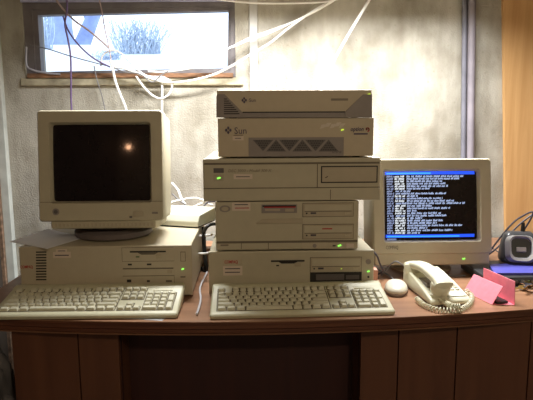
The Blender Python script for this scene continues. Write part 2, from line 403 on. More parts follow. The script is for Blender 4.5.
# ------------------------------------------------------------ computer cases
FY = 1.43
class Unit:
    def __init__(s, name, label, cat, u0, u1, ztop, zbot, depth=.41, v=200, foot=.004):
        a, b = atY(u0, v, FY), atY(u1, v, FY)
        s.x0, s.x1, s.z0, s.z1, s.d = a.x, b.x, zbot, ztop, depth
        s.ox, s.oz = (a.x+b.x)/2, zbot
        s.t = thing(name, label, cat, (s.ox, FY, zbot)); s.hw = (b.x-a.x)/2; s.h = ztop-zbot; s.foot = foot
        for dx in (-1, 1):
            for yy in (.035, depth-.05):
                obj('foot', lathe(bmesh.new(), [(.010, 0), (.011, foot+.001)], 12, Matrix.Translation((dx*(s.hw-.04), yy, 0))), DARK, s.t)
    def p(s, u, v, y=0):
        q = atY(u, v, FY+y); return q.x-s.ox, q.z-s.oz
    def plate(s, name, m, u0, v0, u1, v1, out=.002, back=.0, bev=0, parent=None, label=None, y=None):
        x0, zt = s.p(u0, v0); x1, zb = s.p(u1, v1)
        return obj(name, box(x0, x1, -out, back+.001, zb, zt, bev=bev, seg=1), m, parent or s.t, label=label)
    def disc(s, name, m, u, v, r, out=.002, sz=1, parent=None):
        x, z = s.p(u, v)
        return obj(name, face_disc(bmesh.new(), x, z, r, -out, .001, sz=sz), m, parent or s.t)
    def text(s, st, u, v, hpx, m, name='lettering', out=.0012, wpx=None, parent=None, **k):
        x, z = s.p(u, v); 
        return text(name, st, hpx*.0027/.72, m, parent or s.t, x, -out, z, wid=wpx*.0027 if wpx else None, **k)
    def led(s, u, v, m, w=.0042, h=.0018, name='power_light'):
        x, z = s.p(u, v)
        M = Matrix.Translation((x, 0, z)) @ Matrix.Rotation(-.25, 4, 'Y')
        return obj(name, box(-w*.78, w*.78, -.003, .001, -h*.72, h*.72, bev=.0006, seg=1, M=M), m, s.t)
    def shell(s, m, bev=.003, front=None):
        obj('casing', box(-s.hw+.002, s.hw-.002, .012, s.d, s.foot, s.h-.001, bev=.003), m, s.t)
        obj('front_bezel', box(-s.hw, s.hw, 0, .016, s.foot, s.h, bev=bev), front or m, s.t)
        # rear ports and screws give the back its own look
        obj('rear_panel', box(-s.hw+.02, s.hw-.02, s.d-.001, s.d+.002, s.foot+.012, s.h-.012), GREYD, s.t)
def drive_bay(U, u0, v0, u1, v1, kind, led=None):
    """a seam line, then the drive's face with its tray, slot and buttons"""
    g = .5
    U.plate('bay_surround', SEAM, u0-g, v0-g, u1+g, v1+g, out=.0006)
    b = U.plate('disc_drive' if kind == 'cd' else 'drive_blank', BAY, u0, v0, u1, v1, out=.0022, bev=.0006)
    if kind == 'cd':
        vm = v0+(v1-v0)*.56
        U.plate('tray', BEIGE, u0+1.5, v0+1.2, u1-1.5, vm, out=.0036, parent=b, bev=.0006)
        U.plate('tray_seam', SEAM, u0+1.5, vm+.1, u1-1.5, vm+.7, out=.0026, parent=b)
        U.disc('jack', SLOT, u0+3.6, v1-(v1-v0)*.22, .0022, out=.0030, parent=b)
        U.plate('eject_button', BEIGE2, u1-8, v1-(v1-v0)*.32, u1-3, v1-(v1-v0)*.14, out=.0040, parent=b, bev=.0004)
        U.plate('volume_wheel', DPRINT, u0+7.5, v1-(v1-v0)*.30, u0+13, v1-(v1-v0)*.18, out=.0030, parent=b)
    return b

# z levels up the stack
def zz(u, v): return atY(u, v, FY).z
Z5t = zz(290, 251); Z4t = zz(290, 201.5); Z3t = zz(290, 158); Z2t = zz(295, 118); Z1t = zz(295, 90)

# left desktop computer
A = Unit('desktop_computer', 'beige desktop computer under the big dark-screened monitor, at the left', 'computer', 19.5, 192, zz(110, 246), .75, .43, v=265)
A.shell(BEIGE2)
for i in range(11):
    v = 251.5+i*2.75
    A.plate('vent_slot', SLOT, 36, v, 46.5, v+1.15, out=.0006)
A.text('COMPAQ', 20.5, 268.3, 3.0, REDP, wpx=12.5, bold=True)
A.plate('paper_label', LABELM, 53, 252.0, 71, 257.6, out=.0012); A.plate('paper_label', LABELM, 56, 249.2, 67, 252.0, out=.0012)
A.text('Antonius', 57, 251.3, 1.5, DPRINT, name='label_print', out=.0016, wpx=8) if False else A.plate('label_print', DPRINT, 58, 250.5, 65.5, 251.1, out=.0016)
A.plate('label_print', DPRINT, 55, 254.8, 69, 255.6, out=.0016)
A.plate('bay_surround', SEAM, 121.5, 247.6, 175, 296, out=.0005)
fd = A.plate('floppy_drive', BEIGE2, 122, 248, 174.5, 260.6, out=.0014)
A.plate('disk_slot', SLOT, 130, 251.0, 166, 252.0, out=.0026, parent=fd); 
x0, z0 = A.p(137, 252.0); x1, z1 = A.p(159, 254.3)
obj('finger_notch', prism(bmesh.new(), [(x0, z0), (x1, z0), (x1-.012, z1), (x0+.012, z1)], 1, -.0026, 0), SEAM, fd)
A.plate('activity_light', DIML, 136, 256, 139.5, 257.3, out=.0026, parent=fd)
A.plate('eject_button', BAY, 156, 254.6, 161.5, 258, out=.0045, parent=fd, bev=.0006)
cd = A.plate('disc_drive', BEIGE2, 122, 261.6, 174.5, 275, out=.0016)
A.plate('tray_seam', SEAM, 123, 268.0, 173.5, 268.6, out=.0022, parent=cd)
A.plate('jack', SLOT, 128, 263.6, 132, 265.2, out=.0022, parent=cd); A.plate('volume_wheel', SLOT, 147, 263.4, 151.5, 265.0, out=.0024, parent=cd)
A.plate('eject_button', BAY, 167, 270.5, 172, 273, out=.004, parent=cd, bev=.0005)
hb = A.plate('drive_blank', BEIGE2, 122, 276.4, 174.5, 290, out=.0016)
A.plate('jack', SLOT, 127, 279.4, 131.5, 282, out=.0022, parent=hb); A.plate('volume_wheel', SLOT, 147, 280, 150, 281.8, out=.0022, parent=hb); A.plate('eject_button', SEAM, 166, 280, 172, 281.8, out=.0022, parent=hb)
A.plate('button_surround', SEAM, 180.3, 251.7, 185.7, 261.3, out=.0005)
A.plate('power_button', BEIGE2, 180.8, 252.2, 185.2, 260.8, out=.0030, bev=.0006)
A.led(182.8, 269, GREENL)
A.plate('activity_light', SEAM, 180.5, 276.3, 185.5, 277.4, out=.0012)

# bottom computer of the stack
E5 = Unit('desktop_computer', 'beige desktop computer at the bottom of the stack, right behind a keyboard', 'computer', 208.5, 374, Z5t, .75, .43, v=265)
E5.shell(BEIGE)
rp = E5.plate('badge', BEIGE2, 222, 259.2, 242, 264.4, out=.0012, bev=.0006)
E5.text('COMPAQ', 224.5, 263.3, 3.2, REDP, wpx=13.5, bold=True, out=.0018)
E5.plate('paper_label', LABELM, 223, 266.2, 242.5, 275.2, out=.0012)
E5.plate('label_print', DPRINT, 225, 268.2, 240, 268.9, out=.0016); E5.plate('label_print', DPRINT, 225, 271.8, 240, 272.5, out=.0016)
fd = E5.plate('floppy_drive', BEIGE, 268, 256, 307, 268, out=.0012)
E5.plate('disk_slot', SLOT, 271, 260.2, 304.5, 261.4, out=.0022, parent=fd)
x0, z0 = E5.p(278, 261.4); x1, z1 = E5.p(298, 263.2)
obj('finger_notch', prism(bmesh.new(), [(x0, z0), (x1, z0), (x1-.010, z1), (x0+.010, z1)], 1, -.0022, 0), SLOT, fd)
E5.plate('activity_light', SLOT, 276.2, 264.8, 279, 266, out=.0022, parent=fd); E5.plate('eject_button', BAY, 294.5, 262.5, 301, 266, out=.0045, parent=fd, bev=.0007)
drive_bay(E5, 310.5, 257.8, 361, 271.5, 'cd')
E5.led(341.3, 268.6, YELL, w=.0028, h=.0013, name='activity_light')
E5.plate('bay_surround', SLOT, 310, 272.4, 361.5, 284, out=.0006)
E5.plate('drive_blank', GREYD, 316, 274.2, 344, 279.8, out=.0018); E5.plate('drive_blank', GREYD, 346, 275, 359, 279, out=.0018)
E5.disc('power_button', GREYP, 368.3, 261.6, .0075, out=.002)
E5.led(368.3, 271.3, GREENL); E5.disc('activity_light', SLOT, 368.3, 276.8, .003)

# fourth: tall desktop
E4 = Unit('desktop_computer', 'tall beige desktop with red-striped floppy drive, second from the stack bottom', 'computer', 215.5, 358.5, Z4t, Z5t, .40, v=225)
E4.shell(BEIGE)
E4.disc('badge', GREYP, 225, 208.8, .0150, out=.0012, sz=.62)
E4.disc('badge_ring', BAY, 225, 208.8, .0095, out=.0016, sz=.62)
E4.plate('paper_label', LABELM, 232, 202.6, 250.5, 210.6, out=.0012)
E4.plate('label_print', DPRINT, 234.5, 204.2, 248, 204.9, out=.0016); E4.plate('label_print', REDP, 235, 207.6, 249, 208.3, out=.0016)
E4.plate('groove', SEAM, 216.6, 241.4, 357.4, 242.0, out=.0004)
for u in (241, 268): E4.plate('groove', SEAM, u, 242, u+.7, 249, out=.0004)
E4.text('NEC', 220, 246.4, 2.6, PRINT2, wpx=7) if False else E4.plate('badge_print', PRINT2, 220.5, 244.4, 228.5, 246, out=.0008)
x0, z0 = E4.p(256, 223.6); x1, z1 = E4.p(303, 218.6)
obj('bezel_step', prism(bmesh.new(), [(x0, z0), (x1, z0), (x1, z1), (x0+.016, z1)], 1, -.0035, .002, bev=.0006), BAY, E4.t)
fd = E4.plate('floppy_drive', GREYP, 261.5, 204.6, 297, 212.8, out=.0018)
E4.plate('disk_slot', SLOT, 262.5, 205.4, 296, 206.4, out=.0026, parent=fd); E4.plate('red_stripe', REDP, 264, 206.4, 295.5, 207.5, out=.0026, parent=fd)
E4.plate('eject_button', BAY, 285, 208.6, 294, 211.4, out=.004, parent=fd, bev=.0006)
E4.plate('lever', BAY, 265, 208.8, 280, 210.6, out=.003, parent=fd)
drive_bay(E4, 303, 203.4, 353, 216, 'cd'); 
b = drive_bay(E4, 303, 224.8, 353, 238.2, 'cd')
E4.plate('red_print', REDP, 322, 228, 332, 229, out=.0040, parent=b)
for (a, c) in ((301.5, 327.2), (328.2, 357.0)): E4.plate('button_panel', BEIGE2, a, 242.6, c, 248.6, out=.0014, bev=.0005)
E4.disc('power_button', GREYP, 314.5, 245.6, .0055, out=.0028)
E4.led(339.4, 245.4, GREENL, w=.0062, h=.0024); E4.plate('activity_light', SLOT, 332.5, 245, 335.5, 246.2, out=.0022)
E4.plate('reset_button', LABELM, 346, 243.4, 353.5, 247.6, out=.0035, bev=.0006)

# third: wide workstation
E3 = Unit('workstation', 'wide beige workstation overhanging the middle of the stack, green light at left', 'computer', 203, 380.5, Z3t, Z4t, .41, v=180)
E3.shell(BEIGE, bev=.005)
E3.plate('groove', SEAM, 204, 163.0, 379.5, 163.6, out=.0005)
E3.plate('lower_panel', BEIGE, 203.6, 189.0, 379.8, 199.6, out=.0028, bev=.0012)
E3.plate('groove', SEAM, 203.6, 188.1, 379.8, 188.8, out=.0005)
E3.plate('groove', SEAM, 317, 164, 317.7, 188, out=.0005)
E3.plate('groove', SEAM, 330, 189.4, 330.6, 199.4, out=.0034)
E3.plate('badge', GREYD, 213.5, 168.2, 223.8, 172.8, out=.0012); 
E3.plate('light_surround', BAY, 213.5, 174.6, 223.8, 181, out=.0012)
E3.led(218.8, 178.0, GREENL, w=.0060, h=.0026)
E3.text('DEC 3000 - Model 300 X', 228, 172.2, 3.0, PRINT2, wpx=43, italic=.2)
E3.plate('paper_label', LABELM, 233.5, 174.2, 252.5, 179.0, out=.0012); E3.plate('label_print', DPRINT, 236, 176.4, 249.8, 177.0, out=.0016)
E3.plate('bay_surround', SLOT, 321, 166, 377.4, 182.6, out=.0007)
b = E3.plate('drive_blank', BAY, 322.2, 167.2, 376.2, 181.4, out=.0016)
x, z = E3.p(326.5, 177)
obj('latch', box(-.004, .004, -.0026, 0, -.001, .001, M=Matrix.Translation((x, 0, z)) @ Matrix.Rotation(-.5, 4, 'Y')), SLOT, b)

# second: unit with triangular vents
E2 = Unit('workstation', 'sand coloured workstation with a grey strip of triangular vents', 'computer', 218, 373.5, Z2t, Z3t, .41, v=140)
E2.shell(SUNB, bev=.0025)
def diamond(U, u, v, s, m):
    x, z = U.p(u, v); d = s*.0027
    bm = bmesh.new()
    for i in range(2):
        for j in range(2):
            ox, oz = (i-j)*d*.5, (i+j-1)*d*.5; e = d*.46
            for k in (-1, 1):
                q = e*.42
                prism(bm, [(x+ox+k*e*.22, z+oz+e), (x+ox+k*e*.22+e*.40*(1), z+oz+.3*e*0), (x+ox+k*e*.22, z+oz-e), (x+ox+k*e*.22-e*.40, z+oz)], 1, -.0013, .0005)
    bmesh.ops.remove_doubles(bm, verts=bm.verts, dist=1e-7)
    return obj('logo', bm, m, U.t)
diamond(E2, 228.3, 130.2, 4.2, SUNLOGO)
E2.text('Sun', 234.2, 133.8, 6.6, SUNLOGO, wpx=11.8)
E2.plate('lettering_line', PRINT2, 233.5, 135.0, 243, 135.6, out=.0012)
E2.plate('paper_label', LABELM, 232.6, 136.2, 243.6, 140.4, out=.0012); E2.plate('label_print', DPRINT, 235, 138, 241, 138.6, out=.0016)
vs = E2.plate('vent_strip', GREYP, 248.5, 137.6, 343.5, 156.0, out=.0015)
x_, z_ = E2.p(258, 139.5)
HOLE = mat('vent_mesh', (0.05, 0.043, 0.04), .7, var=.5, scale=900)
ntri = 0
for i in range(6):
    uc = 263.0+i*13.1
    up = i % 2 == 1
    w = 10.6
    if up: P = [(uc, 139.6), (uc-w+.6, 151.4), (uc+w-.6, 151.4)]
    else: P = [(uc-w, 140.4), (uc+w, 140.4), (uc, 151.8)]
    if not up: P = [(uc-w+.3, 139.8), (uc+w-.3, 139.8), (uc, 151.0)]
    q = [E2.p(*k) for k in P]
    vt = obj('triangle_vent', prism(bmesh.new(), q, 1, -.0022, -.001), GREYD, vs)
    bm = bmesh.new()        # punched hole rows
    for r in range(5):
        fz = (r+.5)/5
        for c in range(-6, 7):
            uu = uc+c*1.7+(r % 2)*.85; vv = 139.8+fz*11
            half = (w-1.2)*(fz if up else (1-fz))-1.0
            if abs(uu-uc) < half:
                x, z = E2.p(uu, vv); bx(bm, x-.0011, x+.0011, -.0026, -.002, z-.0016, z+.0016)
    if len(bm.verts): obj('vent_holes', bm, SLOT, vt)
    else: bm.free()
E2.text('ultra', 331.5, 153.0, 3.0, GREYD, wpx=9, italic=.3, out=.0022)
bm = bmesh.new()           # torn tape residue
for a, b_ in ((322, 126.5), (327, 125), (332, 126), (337, 124.4), (341, 125.6)):
    x, z = E2.p(a, b_); prism(bm, [(x-.006, z-.006), (x+.005, z-.004), (x+.012, z+.006), (x-.001, z+.005)], 1, -.0008, .0004)
obj('tape_residue', bm, mat('tape_residue', (.62, .55, .46), .35, var=.1), E2.t)
E2.led(342.3, 129.8, YELL, w=.0048, h=.0020)
E2.text('option', 350.2, 131.0, 4.2, SUNLOGO, wpx=13, italic=.2, bold=True)
E2.plate('lettering_line', SUNLOGO, 353.8, 133.2, 367.6, 134.5, out=.0012)
x, z = E2.p(367.2, 129.3)
bm = bmesh.new()
for k in range(26):
    a = -1.2+k*.22; r = .0058*(1-.03*k); 
    bx(bm, -.0013, .0013, -.0012, .0004, -.0013, .0013, M=Matrix.Translation((x+r*math.cos(a), 0, z+r*math.sin(a))))
obj('logo', bm, mat('red_logo', (.55, .02, .03), .5), E2.t, label='small red swirl logo')

# top of the stack
E1 = Unit('workstation', 'topmost slim workstation with dark grey slanted lower corners', 'computer', 217, 371.5, Z1t, Z2t, .41, v=105, foot=.003)
E1.shell(SUNB, bev=.0022)
def poly(U, name, m, pts, out, parent=None):
    return obj(name, prism(bmesh.new(), [U.p(*p) for p in pts], 1, -out, .001, bev=.0004), m, parent or U.t)
lc = poly(E1, 'corner_grille', GREYP, [(216.4, 117.6), (216.4, 96), (217.6, 94.2), (224.6, 94.2), (242.5, 112.5), (242.5, 117.6)], .004)
for r in range(8):
    v = 98.6+r*2.1; ue = 225.3+(v-96.5)*.88
    if ue > 225: E1.plate('vent_slot', SLOT, 224.0, v, min(ue, 239.5), v+.9, out=.0046, parent=lc)
poly(E1, 'lower_strip', GREYP, [(242.5, 117.6), (242.5, 112.2), (344.8, 112.2), (344.8, 117.6)], .002)
E1.plate('groove', SLOT, 242.5, 111.8, 344.8, 112.5, out=.0026)
rc = poly(E1, 'corner_panel', GREYP, [(344.8, 117.6), (344.8, 112.0), (363, 94.4), (371.8, 94.4), (371.8, 117.6)], .004)
E1.led(368.2, 94.4, YELL, w=.0075, h=.0016)
diamond(E1, 244.2, 100.2, 3.4, SUNLOGO)
E1.text('Sun', 249, 101.8, 3.4, SUNLOGO, wpx=6.5)
E1.text('Ultra 1', 331, 101.0, 2.8, PRINT2, wpx=17) if False else E1.plate('lettering_line', PRINT2, 331, 98.4, 348, 100.6, out=.0012)

# ------------------------------------------------------------ CRT monitors
def monitor(name, label, X, Y, zbase, W_, H_, ml, mr, mt, mb, tilt, zlift, yf, rz=0, base_r=.112, depth=.36, kind='A', drop=.028):
    """front plane bottom edge at local (0, yf, zlift); base centred on the local origin"""
    t = thing(name, label, 'monitor', (X, Y, zbase), rz, 'tube monitors on the desk')
    T = Matrix.Translation((0, yf, zlift)) @ Matrix.Rotation(-tilt, 4, 'X')
    # bezel
    bm = bmesh.new()
    def loop(x0, x1, z0, z1, y, r):
        pts = rrect(x1-x0, z1-z0, r, 4, (x0+x1)/2, (z0+z1)/2); return [bm.verts.new((a, y, b)) for a, b in pts]
    w = W_/2
    rings = [loop(-w, w, 0, H_, .050, .010), loop(-w, w, 0, H_, .004, .010), loop(-w+.003, w-.003, .003, H_-.003, 0, .009),
             loop(-w+ml-.006, w-mr+.006, mb-.006, H_-mt+.006, .0005, .008), loop(-w+ml, w-mr, mb, H_-mt, .011, .007),
             loop(-w+ml, w-mr, mb, H_-mt, .026, .007)]
    for a, b in zip(rings, rings[1:]):
        n = len(a)
        for i in range(n): bm.faces.new((a[i], a[(i+1) % n], b[(i+1) % n], b[i]))
    bmesh.ops.transform(bm, matrix=T, verts=bm.verts)
    bez = obj('bezel', bm, BEIGE, t, smooth=True)
    # screen: convex glass
    x0, x1, z0, z1 = -w+ml-.002, w-mr+.002, mb-.002, H_-mt+.002
    cx_, cz_ = (x0+x1)/2, (z0+z1)/2; K = .34
    def sy(x, z): return .0105+K*((x-cx_)**2+(z-cz_)**2)
    bm = bmesh.new(); N = 20; G = []
    for j in range(N+1):
        G.append([bm.verts.new((x0+(x1-x0)*i/N, sy(x0+(x1-x0)*i/N, z0+(z1-z0)*j/N), z0+(z1-z0)*j/N)) for i in range(N+1)])
    for j in range(N):
        for i in range(N): bm.faces.new((G[j][i], G[j][i+1], G[j+1][i+1], G[j+1][i]))
    bmesh.ops.transform(bm, matrix=T, verts=bm.verts)
    scr = obj('screen', bm, GLASSD, t, smooth=True)
    # housing tapering to the back
    bm = bmesh.new(); prev = None
    for y, sx, sz0, sz1, r in ((.046, w-.002, .003, H_-.003, .012), (.14, w-.002, .004, H_-.004, .014), (.172, w-.006, .008, H_-.012, .02), (depth-.03, w*.58, .05, H_*.80, .03), (depth, w*.50, .065, H_*.74, .03)):
        pts = rrect(sx*2, sz1-sz0, r, 4, 0, (sz0+sz1)/2); cur = [bm.verts.new((a, y, b)) for a, b in pts]
        if prev:
            n = len(cur)
            for i in range(n): bm.faces.new((prev[i], prev[(i+1) % n], cur[(i+1) % n], cur[i]))
        else: bm.faces.new(cur[::-1])
        prev = cur
    bm.faces.new(prev)
    bmesh.ops.transform(bm, matrix=T, verts=bm.verts)
    obj('housing', bm, BEIGE, t, smooth=True)
    # chin under the bezel
    bm = bmesh.new()
    prism(bm, [(.006, .002), (.006, -drop), (.05, -drop-.002), (.20, -drop+.004), (.20, .01)] if kind == 'A' else [(.006, .002), (.006, -drop), (.030, -drop), (.09, .004)], 0, -w+.030 if kind == 'A' else -w+.006, w-.024 if kind == 'A' else w-.006, bev=.003, M=T)
    chin = obj('chin', bm, BEIGE, t)
    if kind == 'A':
        bm = bmesh.new()
        for i in range(26):
            x = -w+.034+i*(W_-.068)/25; bx(bm, x-.0022, x+.0022, .0045, .008, -drop+.006, -.006, M=T)
        obj('grip_ribs', bm, BAY, chin)
    # swivel base
    ztop = zlift-drop
    obj('swivel_neck', lathe(bmesh.new(), [(base_r*.62, .018), (base_r*.62, ztop*.7+.004), (base_r*.5, ztop+.012)], 28), BASEG if kind == 'A' else BAY, t, smooth=True)
    if kind == 'A': obj('swivel_base', lathe(bmesh.new(), [(base_r-.004, 0), (base_r, .004), (base_r, .016), (base_r-.01, .023), (base_r*.6, .025)], 44), BASEG, t, smooth=True)
    else: obj('swivel_base', lathe(bmesh.new(), [(base_r, 0), (base_r, .008), (base_r-.03, .016), (base_r*.6, .02)], 40, sx=1.0, sy=.95), BAY, t, smooth=True)
    return t, T, bez, scr, sy, (x0, x1, z0, z1)

zA = A.z1+.0018
bl, br_ = atY(37.8, 166, 1.482), atY(163.3, 166, 1.482)
zb_, zt_ = atY(100, 221.3, 1.465).z, atY(100, 110, 1.50).z
WA = br_.x-bl.x; HA = (zt_-zb_)/math.cos(.11); pxm = WA/124.7
XA = (bl.x+br_.x)/2; bc = 1.592
MA, TA, bezA, scrA, syA, ra = monitor('crt_monitor', 'switched-off beige tube monitor with dark screen, on the left computer', XA, bc, zA, WA, HA, 13.2*pxm, 14.1*pxm, 14.0*pxm, 20.2*pxm, .11, zb_-zA, 1.465-bc, base_r=.113, drop=.0205)
def onbez(T, x, z, y=0): return T @ Matrix.Translation((x, y, z))
w = WA/2
obj('badge', face_disc(bmesh.new(), -w+17*pxm, 10*pxm, .0095, -.0015, .001, M=TA), GREYP, MA)
obj('badge_mark', face_disc(bmesh.new(), -w+17*pxm, 10*pxm, .0055, -.0022, .001, M=TA), GREYD, MA)
obj('power_button', box(w-31*pxm, w-20.5*pxm, -.0025, .001, 4.5*pxm, 9.5*pxm, bev=.001, M=TA), BAY, MA)
obj('power_light', box(w-34.5*pxm, w-32*pxm, -.0015, .001, 3*pxm, 5*pxm, M=TA), GREYD, MA)
obj('control_button', box(w-12*pxm, w-6*pxm, -.0022, .001, 7*pxm, 9*pxm, bev=.0006, M=TA), GREYP, MA)
obj('chin_seam', box(-w+.004, w-.004, -.0006, .001, 19.4*pxm, 19.9*pxm, M=TA), SEAM, MA)

yB = 1.585
bl, br_ = atY(372.6, 210, yB+.03), atY(490.3, 210, yB+.03)
zb_, zt_ = atY(430, 253.5, yB+.007).z, atY(430, 158, yB+.075).z
WB = br_.x-bl.x; tb = .15; HB = (zt_-zb_)/math.cos(tb); XB = (bl.x+br_.x)/2; pm = WB/117.7
MB_, TB, bezB, scrB, syB, rb = monitor('crt_monitor', 'lit beige tube monitor showing white text on black between blue bars', XB, yB+.13, .75, WB, HB, 12.2*pm, 12.4*pm, 12.0*pm, 13.6*pm, tb, zb_-.75, yB-(yB+.13), base_r=.100, kind='B', drop=.034)
w = WB/2
text('lettering', 'COMPAQ', 3.6*pm/.72, GREYD, MB_, 0, 0, 0, wid=12*pm, M=TB @ Matrix.Translation((-w+12*pm, -.0006, 5.2*pm)))
obj('power_light', box(-.004, .004, -.002, .002, -.0016, .0016, bev=.0006, M=TB @ Matrix.Translation((w-28*pm, .005, -5.2*pm)) @ Matrix.Rotation(-.25, 4, 'Y')), GREENL, MB_)
# the terminal picture on the lit screen
def em(name, c, s):
    return mat(name, tuple(x*.1 for x in c), .4, emit=c, es=s, var=0)
TXT = em('glowing_text', (0.50, 0.62, 0.95), 0.85); TXTW = em('glowing_white_text', (0.85, 0.92, 1.0), 0.95)
BARB = em('glowing_blue_bar', (0.02, 0.10, 1.0), 1.1); BARC = em('glowing_cyan_bar', (0.05, 0.42, 1.0), 1.1); TXTD = em('glowing_dim_text', (0.36, 0.45, 0.78), .7)
sx0, sx1, sz0, sz1 = rb; sw = sx1-sx0; sh = sz1-sz0
def scr_quad(bm, fx0, fx1, fz0, fz1, lift=.0005, skew=0.0, n=1):
    """fractions across and up the picture"""
    for k in range(n):
        a, b = fx0+(fx1-fx0)*k/n, fx0+(fx1-fx0)*(k+1)/n; V = []
        for fx, fz, sk in ((a, fz0, 0), (b, fz0, 0), (b, fz1, skew), (a, fz1, skew)):
            x = sx0+(fx+sk)*sw; z = sz0+fz*sh; V.append(bm.verts.new(TB @ Vector((x, syB(x, z)-lift, z))))
        bm.faces.new(V)
bm = bmesh.new(); scr_quad(bm, .022, .975, .942, .988, n=12); obj('title_bar', bm, BARB, scrB)
bm = bmesh.new(); scr_quad(bm, .022, .965, .045, .088, n=12); obj('status_bar', bm, BARB, scrB)
bm = bmesh.new(); scr_quad(bm, .035, .50, .950, .972, n=8, lift=.0008); obj('bar_text', bm, BARC, scrB)
bm = bmesh.new(); scr_quad(bm, .035, .80, .052, .070, n=8, lift=.0008); obj('bar_text', bm, BARC, scrB)
lens = [.88, .93, .80, .78, .86, .62, .64, .93, .35, .56, .50, .70, .40, .93, .47, .60, .38, .68, .52, .84, .33, .55, .76, .40, .30, .66, .90, .45, .60, .30, .72]
lens = [.86, .80, .62, .66, .68, .48, .28, .66, .36, .62, .75, .86, .50, .70, .34, .60, .66, .40, .62, .56, .83, .45, .72, .38]
b1, b2, b3 = bmesh.new(), bmesh.new(), bmesh.new(); nl = len(lens)
for i, ln in enumerate(lens):
    zt = .935-(i)*(.84/nl); hgt = .84/nl
    z0, z1 = zt-hgt*.90, zt-hgt*.05
    def word(bm_, x, x1):
        while x < x1:
            wl_ = random.uniform(.020, .07); e = min(x+wl_, x1)
            cx1 = x
            while cx1 < e-.005:
                cw = .0085; hh = random.choice((1, 1, .72, .72, .85))
                scr_quad(bm_, cx1, cx1+cw*.86, z0+hgt*random.choice((0, 0, .1)), z0+(z1-z0)*hh, skew=.004, lift=.0006); cx1 += cw*1.12
            x = e+.010
    word(b3, .035, .105)
    if i not in (6, 7, 9, 11, 16): word(b2, .118, .222)
    else: word(b1, .125, .235)
    word(b1, .242, ln)
obj('text_column', b3, TXTD, scrB); obj('screen_text', b1, TXT, scrB); obj('highlighted_names', b2, TXTW, scrB)
bm = bmesh.new(); z0, z1 = .008, .032
for k in range(9): scr_quad(bm, .035+k*.011, .035+k*.011+.008, z0, z1, lift=.0006)
scr_quad(bm, .16, .175, .004, .012, lift=.0006)
obj('prompt_line', bm, TXTD, scrB)

# ------------------------------------------------------------ keyboards
U = .01905
KB_W, KB_D = .462, .160
RU = .0178
def kb_z(y): return .0155+(y-.018)*.20
def key_bm(wu, du=1.0):
    t = bmesh.new(); a, b = wu*U/2-.0014, du*RU/2-.0017; c, d = a-.0022, b-.0020
    h0, h1 = 0, .0066
    B = [t.verts.new((x, y, h0)) for x, y in ((-a, -b), (a, -b), (a, b), (-a, b))]
    T_ = [t.verts.new((x, y+.0008, h1)) for x, y in ((-c, -d), (c, -d), (c, d), (-c, d))]
    t.faces.new(B[::-1]); t.faces.new(T_)
    for i in range(4): t.faces.new((B[i], B[(i+1) % 4], T_[(i+1) % 4], T_[i]))
    bmesh.ops.bevel(t, geom=[e for e in t.edges if all(v in T_ for v in e.verts) or (e.verts[0] in T_) != (e.verts[1] in T_)], offset=.0009, segments=1, affect='EDGES')
    return t
def layout():
    K = []
    def row(y, items, x=0):
        for w_ in items:
            if w_ < 0: x += -w_; continue
            K.append((x+w_/2, y, w_, 1)); x += w_
    row(5.35, [1, -1, 1, 1, 1, 1, -.5, 1, 1, 1, 1, -.5, 1, 1, 1, 1, -.25, 1, 1, 1])
    row(4, [1]*13+[2]); row(3, [1.5]+[1]*12+[1.5]); row(2, [1.75]+[1]*11+[2.25]); row(1, [2.25]+[1]*10+[2.75])
    row(0, [1.25]*3+[6.25]+[1.25]*4)
    for y in (4, 3): row(y, [1, 1, 1], 15.25)
    row(1, [1], 16.25); row(0, [1, 1, 1], 15.25)
    row(4, [1]*4, 18.5); row(3, [1]*3, 18.5); row(2, [1]*3, 18.5); row(1, [1]*3, 18.5); row(0, [2, 1], 18.5)
    K.append((22.0, 2.5, 1, 2)); K.append((22.0, .5, 1, 2))
    return K
